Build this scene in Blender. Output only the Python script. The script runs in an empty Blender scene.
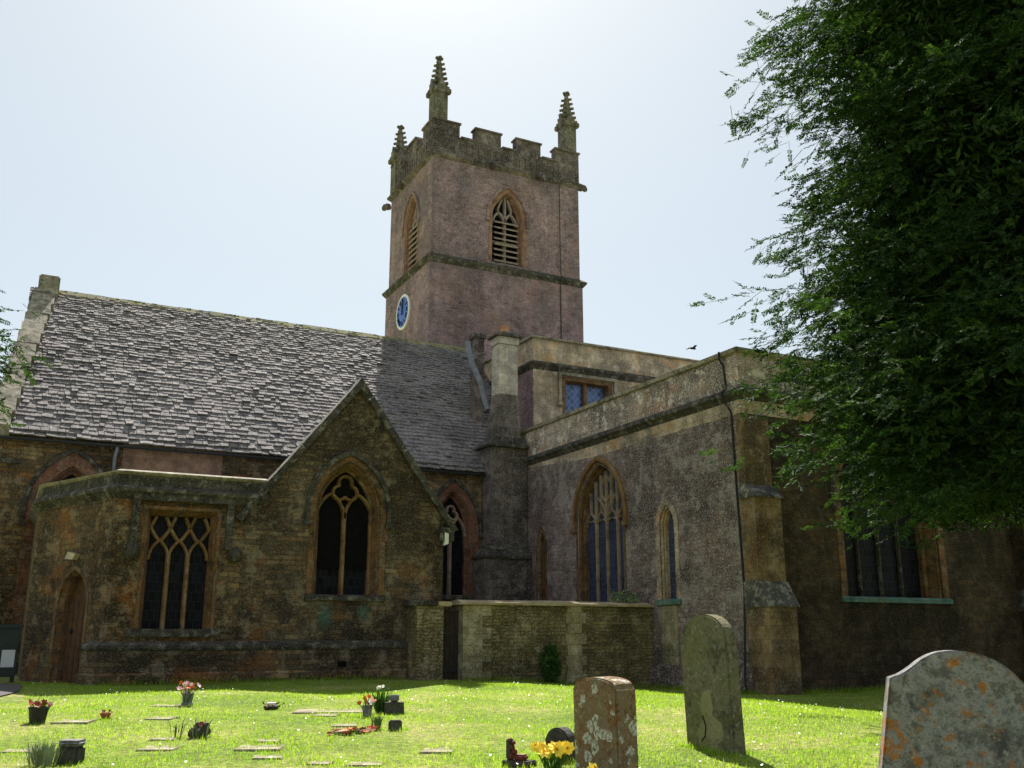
import bpy, bmesh, math, random
import numpy as np
from mathutils import Vector, Matrix
from mathutils.geometry import delaunay_2d_cdt
R = math.radians
rng = random.Random(7)
nr = np.random.default_rng(11)
scene = bpy.context.scene
col = scene.collection

# ------------------------------------------------------------------ camera, sky, sun, exposure
AZ, TILT, CAM_H = R(26.94), math.atan2(250, 976.0), 1.15
cam_d = bpy.data.cameras.new('camera'); cam = bpy.data.objects.new('camera', cam_d); col.objects.link(cam)
cam.location = (0, 0, CAM_H); cam.rotation_euler = (R(90) + TILT, 0, -AZ)
cam_d.sensor_width = 36.0; cam_d.lens = 976.0 / 1024 * 36.0; cam_d.clip_start = 0.05; cam_d.clip_end = 2000
scene.camera = cam
SUN_AZ, SUN_EL = AZ + R(-7.0), R(51.5)
world = bpy.data.worlds.new('World'); scene.world = world; world.use_nodes = True
wn = world.node_tree.nodes; wl = world.node_tree.links
sky = wn.new('ShaderNodeTexSky'); sky.sky_type = 'NISHITA'; sky.sun_disc = False
sky.sun_elevation = SUN_EL; sky.sun_rotation = SUN_AZ; sky.dust_density = 1.2; sky.air_density = 1.0; sky.ozone_density = 1.0
tint = wn.new('ShaderNodeMix'); tint.data_type = 'RGBA'; tint.blend_type = 'MULTIPLY'; tint.inputs[0].default_value = 1.0; tint.inputs[7].default_value = (.95, 1.0, .93, 1)
wl.new(sky.outputs[0], tint.inputs[6]); veil = wn.new('ShaderNodeMix'); veil.data_type = 'RGBA'; veil.inputs[0].default_value = 0.5; veil.inputs[7].default_value = (7.3, 7.7, 7.75, 1)
wl.new(tint.outputs[2], veil.inputs[6]); wl.new(veil.outputs[2], wn['Background'].inputs['Color']); wn['Background'].inputs['Strength'].default_value = 0.050
sun_d = bpy.data.lights.new('sun', 'SUN'); sun_d.energy = 4.6; sun_d.angle = R(0.53); sun_d.color = (1.0, 0.95, 0.87)
sun = bpy.data.objects.new('sun', sun_d); col.objects.link(sun)
sdir = Vector((math.sin(SUN_AZ) * math.cos(SUN_EL), math.cos(SUN_AZ) * math.cos(SUN_EL), math.sin(SUN_EL)))
sun.rotation_euler = (-sdir).to_track_quat('-Z', 'Y').to_euler(); sun.location = sdir * 60
vs = scene.view_settings; vs.view_transform = 'Standard'; vs.look = 'None'; vs.exposure = 1.3; vs.gamma = 1.0
scene.cycles.max_bounces = 6; scene.cycles.transparent_max_bounces = 6

# ------------------------------------------------------------------ node helpers and materials
def srgb(r, g, b):
    f = lambda c: (c / 12.92 if c <= 0.04045 else ((c + 0.055) / 1.055) ** 2.4)
    return (f(r / 255), f(g / 255), f(b / 255), 1)
class NT:
    def __init__(s, name):
        s.m = bpy.data.materials.new(name); s.m.use_nodes = True
        s.n = s.m.node_tree.nodes; s.l = s.m.node_tree.links; s.n.clear()
        s.out = s.n.new('ShaderNodeOutputMaterial'); s.b = s.n.new('ShaderNodeBsdfPrincipled')
        s.l.new(s.b.outputs[0], s.out.inputs[0]); s.co = s.n.new('ShaderNodeTexCoord')
    def link(s, v, inp):
        if hasattr(v, 'is_output'): s.l.new(v, inp)
        elif v is not None: inp.default_value = v
    def noise(s, vec, scale, detail=4, rough=.6, out=0):
        k = s.n.new('ShaderNodeTexNoise'); s.link(vec, k.inputs['Vector'])
        k.inputs['Scale'].default_value = scale; k.inputs['Detail'].default_value = detail; k.inputs['Roughness'].default_value = rough
        if out: return k.outputs[out]
        r_ = s.n.new('ShaderNodeMapRange'); r_.clamp = False; s.l.new(k.outputs[0], r_.inputs[0]); r_.inputs[1].default_value = .26; r_.inputs[2].default_value = .74
        return r_.outputs[0]
    def voro(s, vec, scale, feature='F1', out='Distance'):
        k = s.n.new('ShaderNodeTexVoronoi'); k.feature = feature; s.link(vec, k.inputs['Vector']); k.inputs['Scale'].default_value = scale
        return k.outputs[out]
    def math(s, op, a, b=None, c=None, clamp=False):
        k = s.n.new('ShaderNodeMath'); k.operation = op; k.use_clamp = clamp
        for i, v in enumerate((a, b, c)):
            if v is not None: s.link(v, k.inputs[i])
        return k.outputs[0]
    def vmath(s, op, a, b):
        k = s.n.new('ShaderNodeVectorMath'); k.operation = op
        s.link(a, k.inputs[0])
        s.link(b, k.inputs['Scale'] if op == 'SCALE' else k.inputs[1])
        return k.outputs[0]
    def ramp(s, fac, stops, interp='LINEAR'):
        k = s.n.new('ShaderNodeValToRGB'); s.link(fac, k.inputs[0]); r = k.color_ramp; r.interpolation = interp
        while len(r.elements) < len(stops): r.elements.new(0.5)
        for e, (p, c) in zip(r.elements, stops): e.position = p; e.color = c
        return k.outputs[0]
    def step(s, v, lo, hi):
        k = s.n.new('ShaderNodeMapRange'); k.clamp = True; s.link(v, k.inputs[0])
        k.inputs[1].default_value = lo; k.inputs[2].default_value = hi; return k.outputs[0]
    def mix(s, fac, a, b, mode='MIX'):
        k = s.n.new('ShaderNodeMix'); k.data_type = 'RGBA'; k.blend_type = mode
        s.link(fac, k.inputs[0]); s.link(a, k.inputs[6]); s.link(b, k.inputs[7]); return k.outputs[2]
    def bump(s, h, strength=.5, dist=.02):
        k = s.n.new('ShaderNodeBump'); k.inputs['Strength'].default_value = strength; k.inputs['Distance'].default_value = dist
        s.link(h, k.inputs['Height']); s.l.new(k.outputs[0], s.b.inputs['Normal'])
    def done(s, colour, rough=.9, spec=.2):
        s.link(colour, s.b.inputs['Base Color']); s.link(rough, s.b.inputs['Roughness']); s.b.inputs['Specular IOR Level'].default_value = spec
        return s.m
S_STAIN = srgb(58, 118, 116)
def g4(v): return (v, v, v, 1)

def masonry(name, stones, mortar, bw=.38, bh=.14, msize=.012, distort=.05, lichen=.25, speck=.3, stain=.5, tint=None, rubble=.5, bump=.7, moss=0.0, patch=None, spots=()):
    t = NT(name); uv = t.co.outputs['UV']; ob = t.co.outputs['Object']
    dn = t.vmath('SUBTRACT', t.noise(ob, 2.2, 3, .6, 1), (.5, .5, .5))
    v = t.vmath('ADD', uv, t.vmath('SCALE', dn, distort))
    br = t.n.new('ShaderNodeTexBrick'); t.l.new(v, br.inputs['Vector'])
    br.offset = .5; br.offset_frequency = 2; br.squash = 1.45; br.squash_frequency = 3
    for k, val in (('Color1', g4(0)), ('Color2', g4(1)), ('Mortar', g4(.5)), ('Scale', 1.0), ('Mortar Size', msize), ('Mortar Smooth', .35), ('Bias', 0.0), ('Brick Width', bw), ('Row Height', bh)):
        br.inputs[k].default_value = val
    # a second, irregular layer of small stones
    sv = t.vmath('MULTIPLY', v, (1 / (bw * .62), 1 / (bh * .85), 1))
    vc = t.n.new('ShaderNodeTexVoronoi'); vc.voronoi_dimensions = '2D'; t.l.new(sv, vc.inputs['Vector']); vc.inputs['Scale'].default_value = 1; vc.inputs['Randomness'].default_value = .68
    ve = t.n.new('ShaderNodeTexVoronoi'); ve.voronoi_dimensions = '2D'; ve.feature = 'DISTANCE_TO_EDGE'; t.l.new(sv, ve.inputs['Vector']); ve.inputs['Scale'].default_value = 1; ve.inputs['Randomness'].default_value = .68
    sep = t.n.new('ShaderNodeSeparateColor'); t.l.new(vc.outputs['Color'], sep.inputs[0])
    area = t.step(t.noise(ob, .9, 3), .5 - .001 - .25 * (rubble - .5), .52 - .25 * (rubble - .5)) if 0 < rubble < 1 else (0.0 if rubble <= 0 else 1.0)
    bg = t.n.new('ShaderNodeSeparateColor'); t.l.new(br.outputs['Color'], bg.inputs[0])
    def sel(a, b):
        k = t.n.new('ShaderNodeMix'); k.data_type = 'FLOAT'; t.link(area, k.inputs[0]); t.link(a, k.inputs[2]); t.link(b, k.inputs[3]); return k.outputs[0]
    g = sel(bg.outputs[0], sep.outputs[0])
    mort = sel(br.outputs['Fac'], t.math('SUBTRACT', 1.0, t.step(ve.outputs['Distance'], .02, .13)))
    fine = t.noise(ob, 16, 7, .72)
    g2 = t.math('ADD', t.math('MULTIPLY', g, .72), t.math('MULTIPLY', fine, .28))
    n = len(stones)
    c = t.ramp(g2, [((i + .5) / n, s) for i, s in enumerate(stones)])
    c = t.mix(t.math('MULTIPLY', mort, .8), c, mortar)
    big = t.noise(ob, .7, 4, .55)
    c = t.mix(1.0, c, t.ramp(big, [(.30, g4(1 - stain)), (.68, g4(1.15))]), 'MULTIPLY')
    mid = t.noise(ob, 4.5, 6, .7)
    c = t.mix(1.0, c, t.ramp(mid, [(.2, g4(.68)), (.8, g4(1.25))]), 'MULTIPLY')
    c = t.mix(1.0, c, t.ramp(t.noise(t.vmath('MULTIPLY', ob, (2.4, 2.4, .2)), 1.0, 5, .6), [(.2, g4(.78)), (.8, g4(1.14))]), 'MULTIPLY')
    if patch:
        for pc, sc, lo, hi, amt in patch:
            pm = t.math('MULTIPLY', t.step(t.noise(t.vmath('ADD', ob, (sc * 7.3, 3.1, sc)), sc, 5, .65), lo, hi), amt); c = t.mix(pm, c, pc)
    for px, pz, rx, rz in spots:      # verdigris run-off below the copper fixed sill
        sx = t.n.new('ShaderNodeSeparateXYZ'); t.l.new(ob, sx.inputs[0])
        dx = t.math('DIVIDE', t.math('SUBTRACT', sx.outputs[0], px - 7.0), rx); dz = t.math('DIVIDE', t.math('SUBTRACT', sx.outputs[2], pz - .1), rz)
        dd = t.math('ADD', t.math('SQRT', t.math('ADD', t.math('MULTIPLY', dx, dx), t.math('MULTIPLY', dz, dz))), t.math('MULTIPLY', mid, .6))
        c = t.mix(t.math('MULTIPLY', t.math('SUBTRACT', 1.0, t.step(dd, .4, 1.3)), .6), c, S_STAIN)
    lm = t.math('MULTIPLY', t.step(t.noise(ob, 2.6, 8, .8), .56, .70), lichen)
    c = t.mix(lm, c, srgb(176, 172, 158))
    sp = t.math('MULTIPLY', t.step(t.noise(ob, 30, 4, .75), .60, .70), speck)
    c = t.mix(sp, c, srgb(205, 200, 190))
    dk = t.math('MULTIPLY', t.step(t.noise(t.vmath('ADD', ob, (9, 4, 2)), 24, 4, .75), .60, .72), speck * .55)
    c = t.mix(dk, c, srgb(40, 36, 34))
    if moss: c = t.mix(t.math('MULTIPLY', t.step(t.noise(ob, 1.7, 6, .7), .55, .7), moss), c, srgb(74, 84, 40))
    c = t.mix(1.0, c, tint or (1.06, .985, 1.05, 1), 'MULTIPLY')
    h = t.math('ADD', t.math('MULTIPLY', t.math('SUBTRACT', 1.0, mort), .7), t.math('MULTIPLY', fine, .8))
    h = t.math('ADD', h, t.math('MULTIPLY', g, .5)); t.bump(h, bump, .03)
    return t.done(c, .92, .15)

def dressed(name, stops, lichen=.25, scale=3.0, bump=.35, joints=None, speck=.15):
    t = NT(name); ob = t.co.outputs['Object']; n1 = t.noise(ob, scale, 7, .68); n2 = t.noise(ob, 22, 5, .7)
    f = t.math('ADD', t.math('MULTIPLY', n1, .75), t.math('MULTIPLY', n2, .25))
    k = len(stops); c = t.ramp(f, [(.3 + .4 * i / max(1, k - 1), s) for i, s in enumerate(stops)])
    if joints:
        br = t.n.new('ShaderNodeTexBrick'); t.l.new(t.co.outputs['UV'], br.inputs['Vector'])
        for kk, val in (('Color1', g4(.72)), ('Color2', g4(1.15)), ('Mortar', g4(.55)), ('Scale', 1.0), ('Mortar Size', .008), ('Mortar Smooth', .3), ('Brick Width', joints[0]), ('Row Height', joints[1])): br.inputs[kk].default_value = val
        c = t.mix(1.0, c, br.outputs['Color'], 'MULTIPLY')
    lm = t.math('MULTIPLY', t.step(t.noise(ob, 5, 8, .78), .55, .68), lichen); c = t.mix(lm, c, srgb(178, 174, 160))
    sp = t.math('MULTIPLY', t.step(t.noise(ob, 42, 4, .75), .62, .7), speck); c = t.mix(sp, c, srgb(200, 195, 180))
    t.bump(t.math('ADD', n1, t.math('MULTIPLY', n2, .6)), bump, .02)
    return t.done(c, .9, .2)

S = srgb
M = {}
M['rubble'] = masonry('brown_rubble', [S(54, 50, 45), S(78, 72, 62), S(94, 86, 74), S(68, 62, 55), S(120, 109, 88), S(104, 80, 54), S(86, 80, 70)], S(74, 70, 62), .29, .105, .013, .06, .28, .2, .5, rubble=.4, tint=(1.26, 1.05, .80, 1), patch=[(S(128, 84, 40), 1.1, .62, .80, .55), (S(52, 48, 44), 1.3, .60, .78, .6)])
M['gable'] = masonry('gable_rubble', [S(52, 49, 44), S(76, 70, 62), S(90, 84, 72), S(66, 62, 56), S(116, 107, 88), S(98, 80, 60), S(82, 78, 70)], S(72, 68, 62), .29, .095, .013, .06, .28, .2, .5, rubble=.35, tint=(1.12, .97, .81, 1),
                      patch=[(S(120, 82, 44), 1.0, .66, .82, .5), (S(48, 46, 44), 1.2, .58, .76, .6)], spots=[(5.72, 1.52, .2, .32), (6.52, 1.6, .16, .22)])
M['chapel'] = masonry('grey_speckled_rubble', [S(78, 68, 62), S(106, 93, 84), S(126, 112, 101), S(94, 82, 75), S(148, 134, 118), S(112, 90, 78), S(100, 92, 84)], S(112, 102, 92), .24, .10, .012, .09, .34, .62, .42, rubble=.72, bump=.9, tint=(1.27, 1.23, 1.34, 1), patch=[(S(112, 84, 74), .8, .52, .66, .28), (S(160, 152, 138), 1.4, .58, .68, .45)])
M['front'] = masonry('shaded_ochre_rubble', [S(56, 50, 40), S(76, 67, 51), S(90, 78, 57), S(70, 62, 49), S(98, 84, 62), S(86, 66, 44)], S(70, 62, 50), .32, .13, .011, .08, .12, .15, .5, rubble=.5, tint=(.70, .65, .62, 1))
M['tower'] = masonry('tower_rubble', [S(98, 80, 74), S(126, 104, 95), S(142, 118, 106), S(112, 92, 85), S(152, 130, 114), S(120, 94, 84)], S(140, 124, 116), .32, .14, .017, .05, .2, .55, .30, rubble=.4, bump=.8, tint=(1.16, 1.08, 1.36, 1), patch=[(S(156, 124, 92), .55, .55, .70, .22), (S(92, 84, 80), .45, .55, .7, .45)])  # bluer tint puts the purple flare haze into the stone colour
M['ashlar_grey'] = masonry('weathered_ashlar', [S(116, 106, 92), S(146, 134, 116), S(160, 148, 130), S(132, 120, 104), S(168, 156, 134)], S(104, 96, 84), .62, .30, .007, .015, .38, .35, .4, rubble=0, bump=.35, tint=(1.6, 1.48, 1.42, 1), patch=[(S(84, 80, 76), 1.6, .52, .66, .55), (S(160, 118, 70), 1.1, .60, .72, .4)])
M['buttress_tan'] = masonry('tan_buttress_ashlar', [S(96, 84, 64), S(126, 108, 78), S(136, 118, 86), S(110, 94, 70), S(140, 104, 64)], S(92, 82, 64), .42, .26, .009, .02, .35, .25, .45, rubble=0, bump=.45, tint=(.98, .9, .84, 1), patch=[(S(60, 55, 48), 1.3, .5, .7, .6)])
M['ashlar_shaft'] = masonry('stack_ashlar', [S(128, 124, 116), S(148, 143, 132), S(158, 152, 138), S(138, 132, 122)], S(104, 100, 92), .9, .36, .007, .01, .3, .3, .35, rubble=0, bump=.3, tint=(1.5, 1.42, 1.46, 1))
M['stack_rubble'] = masonry('stack_rubble', [S(78, 74, 68), S(100, 95, 87), S(114, 107, 96), S(90, 86, 79)], S(82, 78, 72), .44, .2, .01, .03, .28, .3, .4, rubble=.2, bump=.5)
M['parapet'] = masonry('lichened_parapet', [S(88, 82, 76), S(116, 108, 98), S(132, 122, 108), S(104, 96, 87)], S(94, 88, 80), .7, .30, .007, .02, .85, .7, .45, rubble=0, bump=.5, tint=(1.7, 1.58, 1.6, 1), patch=[(S(150, 106, 66), 1.3, .6, .72, .35)])
M['battlement'] = masonry('mossy_battlement', [S(70, 66, 56), S(90, 84, 70), S(104, 98, 80), S(80, 76, 64)], S(80, 76, 66), .6, .3, .008, .02, .3, .4, .4, rubble=0, bump=.5, moss=.06, tint=(1.08, .96, 1.2, 1))
M['yardwall'] = masonry('yard_wall_rubble', [S(70, 65, 50), S(96, 89, 68), S(112, 103, 78), S(86, 79, 60), S(124, 115, 90), S(64, 60, 48)], S(74, 68, 54), .28, .075, .012, .05, .3, .3, .4, rubble=.25, bump=1.0, moss=.15, tint=(1.75, 1.62, 1.35, 1))
M['quoin'] = masonry('pale_quoins', [S(112, 104, 82), S(132, 122, 96), S(142, 132, 106), S(122, 112, 90)], S(92, 85, 68), .5, .23, .008, .02, .4, .35, .35, rubble=0, bump=.4, moss=.1, tint=(1.4, 1.36, 1.3, 1))
M['plaster'] = masonry('ruddy_plaster', [S(128, 104, 84), S(142, 114, 92), S(148, 122, 100), S(136, 108, 88)], S(132, 106, 86), 1.4, .6, .004, .02, .1, .15, .3, rubble=0, bump=.25)
M['orange'] = dressed('orange_dressed_stone', [S(70, 54, 40), S(104, 76, 50), S(124, 88, 52), S(96, 80, 62)], .15, joints=(.6, .31))
M['red'] = dressed('reddish_dressed_stone', [S(80, 56, 46), S(112, 74, 58), S(124, 86, 66), S(100, 78, 66)], .15, joints=(.5, .28))
M['tower_dress'] = dressed('tower_window_stone', [S(108, 80, 66), S(140, 100, 80), S(150, 112, 90), S(120, 96, 84)], .2, joints=(.5, .3))
M['mullion'] = dressed('pale_tracery_stone', [S(104, 86, 58), S(146, 122, 84), S(160, 138, 100)], .25)
M['mullion_orange'] = dressed('ochre_tracery_stone', [S(92, 68, 40), S(126, 94, 56), S(134, 112, 78)], .2)
M['trace_grey'] = dressed('purple_grey_tracery', [S(110, 94, 84), S(146, 124, 106), S(160, 138, 116)], .3)
M['mould'] = dressed('dark_moulding_stone', [S(42, 40, 38), S(62, 58, 53), S(78, 72, 64), S(54, 51, 47)], .3, joints=(.8, .5))
M['coping'] = dressed('grey_coping_stone', [S(92, 86, 74), S(130, 122, 106), S(158, 150, 132), S(116, 106, 90)], .55, joints=(.75, .5))
M['coping_pale'] = dressed('pale_coping_stone', [S(150, 132, 104), S(186, 168, 136), S(200, 184, 152)], .4, joints=(.85, .6))
M['pinnacle'] = dressed('pinnacle_stone', [S(70, 66, 60), S(98, 92, 82), S(116, 108, 92)], .3)
M['coppersill'] = dressed('copper_stained_sill', [S(52, 84, 78), S(70, 108, 98), S(86, 116, 106), S(78, 88, 80)], .2)
M['slate_offset'] = dressed('weathered_buttress_offset', [S(56, 54, 54), S(76, 73, 71), S(92, 88, 84)], .5)

def glass_mat(name, base, rough, lead=.12, diamond=False, spec=.5):
    t = NT(name); uv = t.co.outputs['UV']
    if diamond:
        k = t.n.new('ShaderNodeMapping'); k.inputs['Rotation'].default_value = (0, 0, R(45)); t.l.new(uv, k.inputs['Vector']); uv = k.outputs[0]
    br = t.n.new('ShaderNodeTexBrick'); t.l.new(uv, br.inputs['Vector']); br.offset = 0 if diamond else .5
    for kk, val in (('Color1', g4(.55)), ('Color2', g4(1.5)), ('Mortar', g4(2.6)), ('Scale', 1.0), ('Mortar Size', .007), ('Brick Width', lead), ('Row Height', lead * (1 if diamond else 1.35))): br.inputs[kk].default_value = val
    c = t.mix(1.0, base, br.outputs['Color'], 'MULTIPLY')
    n = t.noise(t.co.outputs['Object'], 6, 3)
    t.bump(t.math('ADD', t.math('MULTIPLY', br.outputs['Color'], .4), n), .25, .02)
    return t.done(c, rough, spec)
M['glass_dark'] = glass_mat('dark_leaded_glass', (.008, .008, .012, 1), .45, .13, False, .07)
M['glass_blue'] = glass_mat('bluish_leaded_glass', (.030, .040, .075, 1), .3, .11, False, .5)
M['glass_sky'] = glass_mat('blue_lattice_glass', (.06, .10, .23, 1), .25, .16, True, .5)
def plain(name, c, rough=.7, spec=.3, metal=0.0, var=.25, scale=8, bump=.2):
    t = NT(name); ob = t.co.outputs['Object']; n = t.noise(ob, scale, 6, .7)
    cc = t.mix(1.0, c, t.ramp(n, [(.3, g4(1 - var)), (.7, g4(1 + var))]), 'MULTIPLY'); t.bump(n, bump, .01)
    t.b.inputs['Metallic'].default_value = metal
    return t.done(cc, rough, spec)
M['wood'] = plain('dark_oak_boards', S(54, 44, 38), .8)
M['wood_brown'] = plain('brown_door_boards', S(84, 58, 38), .8)
M['lead'] = plain('grey_lead', S(112, 114, 122), .55, .4)
M['iron'] = plain('black_iron', S(34, 34, 36), .6, .4)
M['clay'] = plain('clay_pot', S(176, 128, 100), .8)
M['terracotta'] = plain('terracotta', S(150, 84, 56), .85)
M['blackpot'] = plain('black_plastic', S(30, 28, 28), .5, .4)
M['green_paint'] = plain('dark_green_paint', S(26, 42, 38), .5, .4)
M['paper'] = plain('white_paper', S(205, 208, 214), .8, .2, 0, .04)
M['white'] = plain('white_paint', S(225, 224, 218), .6, .3, 0, .05)
M['dial'] = plain('blue_clock_dial', S(52, 92, 178), .4, .4, 0, .08)
M['louvre'] = plain('grey_louvre_boards', S(148, 132, 128), .85, .2)
M['dark'] = plain('dark_interior', S(18, 16, 18), .9, .1)
M['bird'] = plain('dark_feathers', S(40, 38, 40), .8)
M['path'] = plain('grey_tarmac_path', S(88, 84, 84), .95, .15, 0, .25, 30, .6)
M['ledger'] = dressed('flat_grave_stone', [S(92, 84, 66), S(124, 116, 94), S(146, 138, 114)], .3)
M['soil'] = plain('dark_soil', S(64, 46, 34), .95, .1, 0, .4, 30, .9)
M['stalk'] = plain('green_stalks', S(74, 104, 44), .7)
M['petal_orange'] = plain('orange_petals', S(220, 110, 50), .6)
M['petal_red'] = plain('red_petals', S(140, 58, 50), .6)
M['petal_pink'] = plain('pink_petals', S(235, 190, 200), .6)
M['petal_white'] = plain('white_petals', S(240, 238, 232), .6)
M['petal_yellow'] = plain('yellow_petals', S(250, 226, 80), .6, .3, 0, .12)
M['petal_trumpet'] = plain('orange_trumpets', S(248, 196, 54), .6)
M['lavender'] = plain('grey_green_leaves', S(120, 132, 100), .8)
M['redstone'] = plain('red_ornament', S(104, 46, 42), .7)

def slate_mat(name, stops, lichen, moss=0.0):
    t = NT(name); ob = t.co.outputs['Object']; geo = t.n.new('ShaderNodeNewGeometry')
    n = t.noise(ob, 9, 7, .72); f = t.math('ADD', t.math('MULTIPLY', geo.outputs['Random Per Island'], .5), t.math('MULTIPLY', n, .5))
    k = len(stops); c = t.ramp(f, [(.12 + .76 * i / (k - 1), s) for i, s in enumerate(stops)])
    c = t.mix(1.0, c, t.ramp(t.noise(ob, .6, 5, .6), [(.3, g4(.75)), (.7, g4(1.15))]), 'MULTIPLY')
    lm = t.math('MULTIPLY', t.step(t.noise(ob, 14, 6, .8), .55, .68), lichen); c = t.mix(lm, c, S(215, 212, 206))
    dk = t.math('MULTIPLY', t.step(t.noise(t.vmath('ADD', ob, (3, 8, 1)), 3.0, 7, .8), .56, .68), .5); c = t.mix(dk, c, S(62, 58, 56))
    if moss: c = t.mix(t.math('MULTIPLY', t.step(t.noise(ob, 5, 6, .75), .47, .62), moss), c, S(120, 122, 50))
    t.bump(t.math('ADD', n, t.noise(ob, 40, 4, .7)), .6, .012)
    return t.done(c, .88, .25)
M['slate'] = slate_mat('stone_slates', [S(94, 89, 91), S(116, 110, 111), S(130, 123, 122), S(104, 98, 99), S(142, 135, 133)], .28)
M['ridge'] = slate_mat('mossy_ridge_tiles', [S(110, 104, 84), S(140, 132, 104)], .2, .9)

def leafmat(name, dark, light, trans, hue=0.0):
    t = NT(name); geo = t.n.new('ShaderNodeNewGeometry'); ob = t.co.outputs['Object']
    f = t.math('ADD', t.math('MULTIPLY', geo.outputs['Random Per Island'], .5), t.math('MULTIPLY', t.noise(ob, 1.9, 4), .6))
    c = t.ramp(f, [(.3, dark), (.85, light)])
    t.link(c, t.b.inputs['Base Color']); t.b.inputs['Roughness'].default_value = .75; t.b.inputs['Specular IOR Level'].default_value = .12
    tr = t.n.new('ShaderNodeBsdfTranslucent'); t.link(t.mix(1.0, c, (1.15, 1.3, .55, 1), 'MULTIPLY'), tr.inputs[0])
    mx = t.n.new('ShaderNodeMixShader'); mx.inputs[0].default_value = trans
    t.l.new(t.b.outputs[0], mx.inputs[1]); t.l.new(tr.outputs[0], mx.inputs[2]); t.l.new(mx.outputs[0], t.out.inputs[0])
    return t.m
M['yew'] = leafmat('yew_needles', (.008, .022, .011, 1), (.052, .098, .022, 1), .3)
M['grass'] = leafmat('lawn_blades', (.20, .33, .04, 1), (.38, .47, .075, 1), .6)
M['ivy'] = leafmat('ivy_leaves', (.03, .08, .02, 1), (.08, .16, .04, 1), .3)
M['bark'] = plain('yew_bark', S(92, 66, 52), .9, .1, 0, .4, 10, .8)
def lawn_mat():
    t = NT('lawn_ground'); ob = t.co.outputs['Object']; n = t.noise(ob, .55, 6, .65); f = t.noise(ob, 14, 6, .75)
    c = t.ramp(n, [(.25, (.17, .24, .05, 1)), (.52, (.27, .33, .075, 1)), (.8, (.46, .41, .18, 1))])
    c = t.mix(1.0, c, t.ramp(f, [(.3, g4(.55)), (.7, g4(1.3))]), 'MULTIPLY'); t.bump(f, 1.0, .04)
    return t.done(c, .95, .1)
M['lawn'] = lawn_mat()
def grave_mat(name, base, orange, white, moss, green=None, sc=1.0):
    t = NT(name); ob = t.co.outputs['Object']; n = t.noise(ob, 5 * sc, 8, .72); f = t.noise(ob, 40, 5, .75)
    k = len(base); c = t.ramp(t.math('ADD', t.math('MULTIPLY', n, .8), t.math('MULTIPLY', f, .2)), [(.3 + .4 * i / (k - 1), s) for i, s in enumerate(base)])
    if moss: c = t.mix(t.math('MULTIPLY', t.step(t.noise(t.vmath('ADD', ob, (5, 1, 2)), 4 * sc, 7, .75), .5, .62), moss), c, S(112, 116, 52))
    if orange:
        a, thr, cl = orange; om = t.step(t.math('ADD', t.noise(t.vmath('ADD', ob, (2, 7, 4)), 9 * sc, 8, .8), t.math('MULTIPLY', t.math('SUBTRACT', t.noise(t.vmath('ADD', ob, (1, 2, 9)), 2.2 * sc, 3, .5), .5), .5)), thr, thr + .10)
        c = t.mix(t.math('MULTIPLY', om, a), c, t.mix(f, t.mix(1.0, cl, g4(.6), 'MULTIPLY'), cl))
    if white:
        a, thr = white
        wv = t.vmath('ADD', ob, t.vmath('SCALE', t.noise(ob, 14, 5, .7, 1), .09)); d = t.voro(wv, 6.5 * sc); sz = t.noise(ob, 4.5, 2, .5)
        ms = t.math('SUBTRACT', 1.0, t.step(t.math('ADD', d, t.math('MULTIPLY', sz, .55)), thr + .22, thr + .27))
        ms = t.math('MULTIPLY', ms, t.step(f, .36, .55))
        c = t.mix(t.math('MULTIPLY', ms, a), c, S(205, 205, 196))
    c = t.mix(t.math('MULTIPLY', t.step(t.noise(t.vmath('ADD', ob, (4, 4, 8)), 24 * sc, 6, .8), .60, .78), .45 if white else .15), c, S(186, 182, 170))
    c = t.mix(t.math('MULTIPLY', t.step(t.noise(t.vmath('ADD', ob, (8, 1, 3)), 17 * sc, 6, .8), .62, .8), .5), c, S(58, 54, 46))
    t.bump(t.math('ADD', n, t.math('MULTIPLY', f, .7)), .8, .02)
    return t.done(c, .9, .2)
M['grave_tall'] = grave_mat('olive_grave_stone', [S(78, 75, 58), S(106, 102, 78), S(126, 121, 94), S(96, 92, 72)], None, (.25, .05), .35)
M['grave_patch'] = grave_mat('flaked_pale_stone', [S(134, 128, 96), S(156, 150, 112), S(146, 140, 106)], None, None, .3)
M['grave_short'] = grave_mat('rusty_lichened_stone', [S(92, 72, 54), S(138, 108, 80), S(124, 110, 94), S(160, 134, 102)], (.7, .62, S(146, 88, 44)), (.95, .34), .2, sc=1.4)
M['grave_big'] = grave_mat('grey_lichened_stone', [S(78, 78, 78), S(114, 114, 114), S(148, 148, 148), S(100, 98, 94)], (.9, .63, S(186, 118, 34)), (.5, .12), .1, sc=1.2)
M['grave_dark'] = grave_mat('dark_grave_stone', [S(62, 60, 58), S(84, 82, 78)], None, None, .1)

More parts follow.
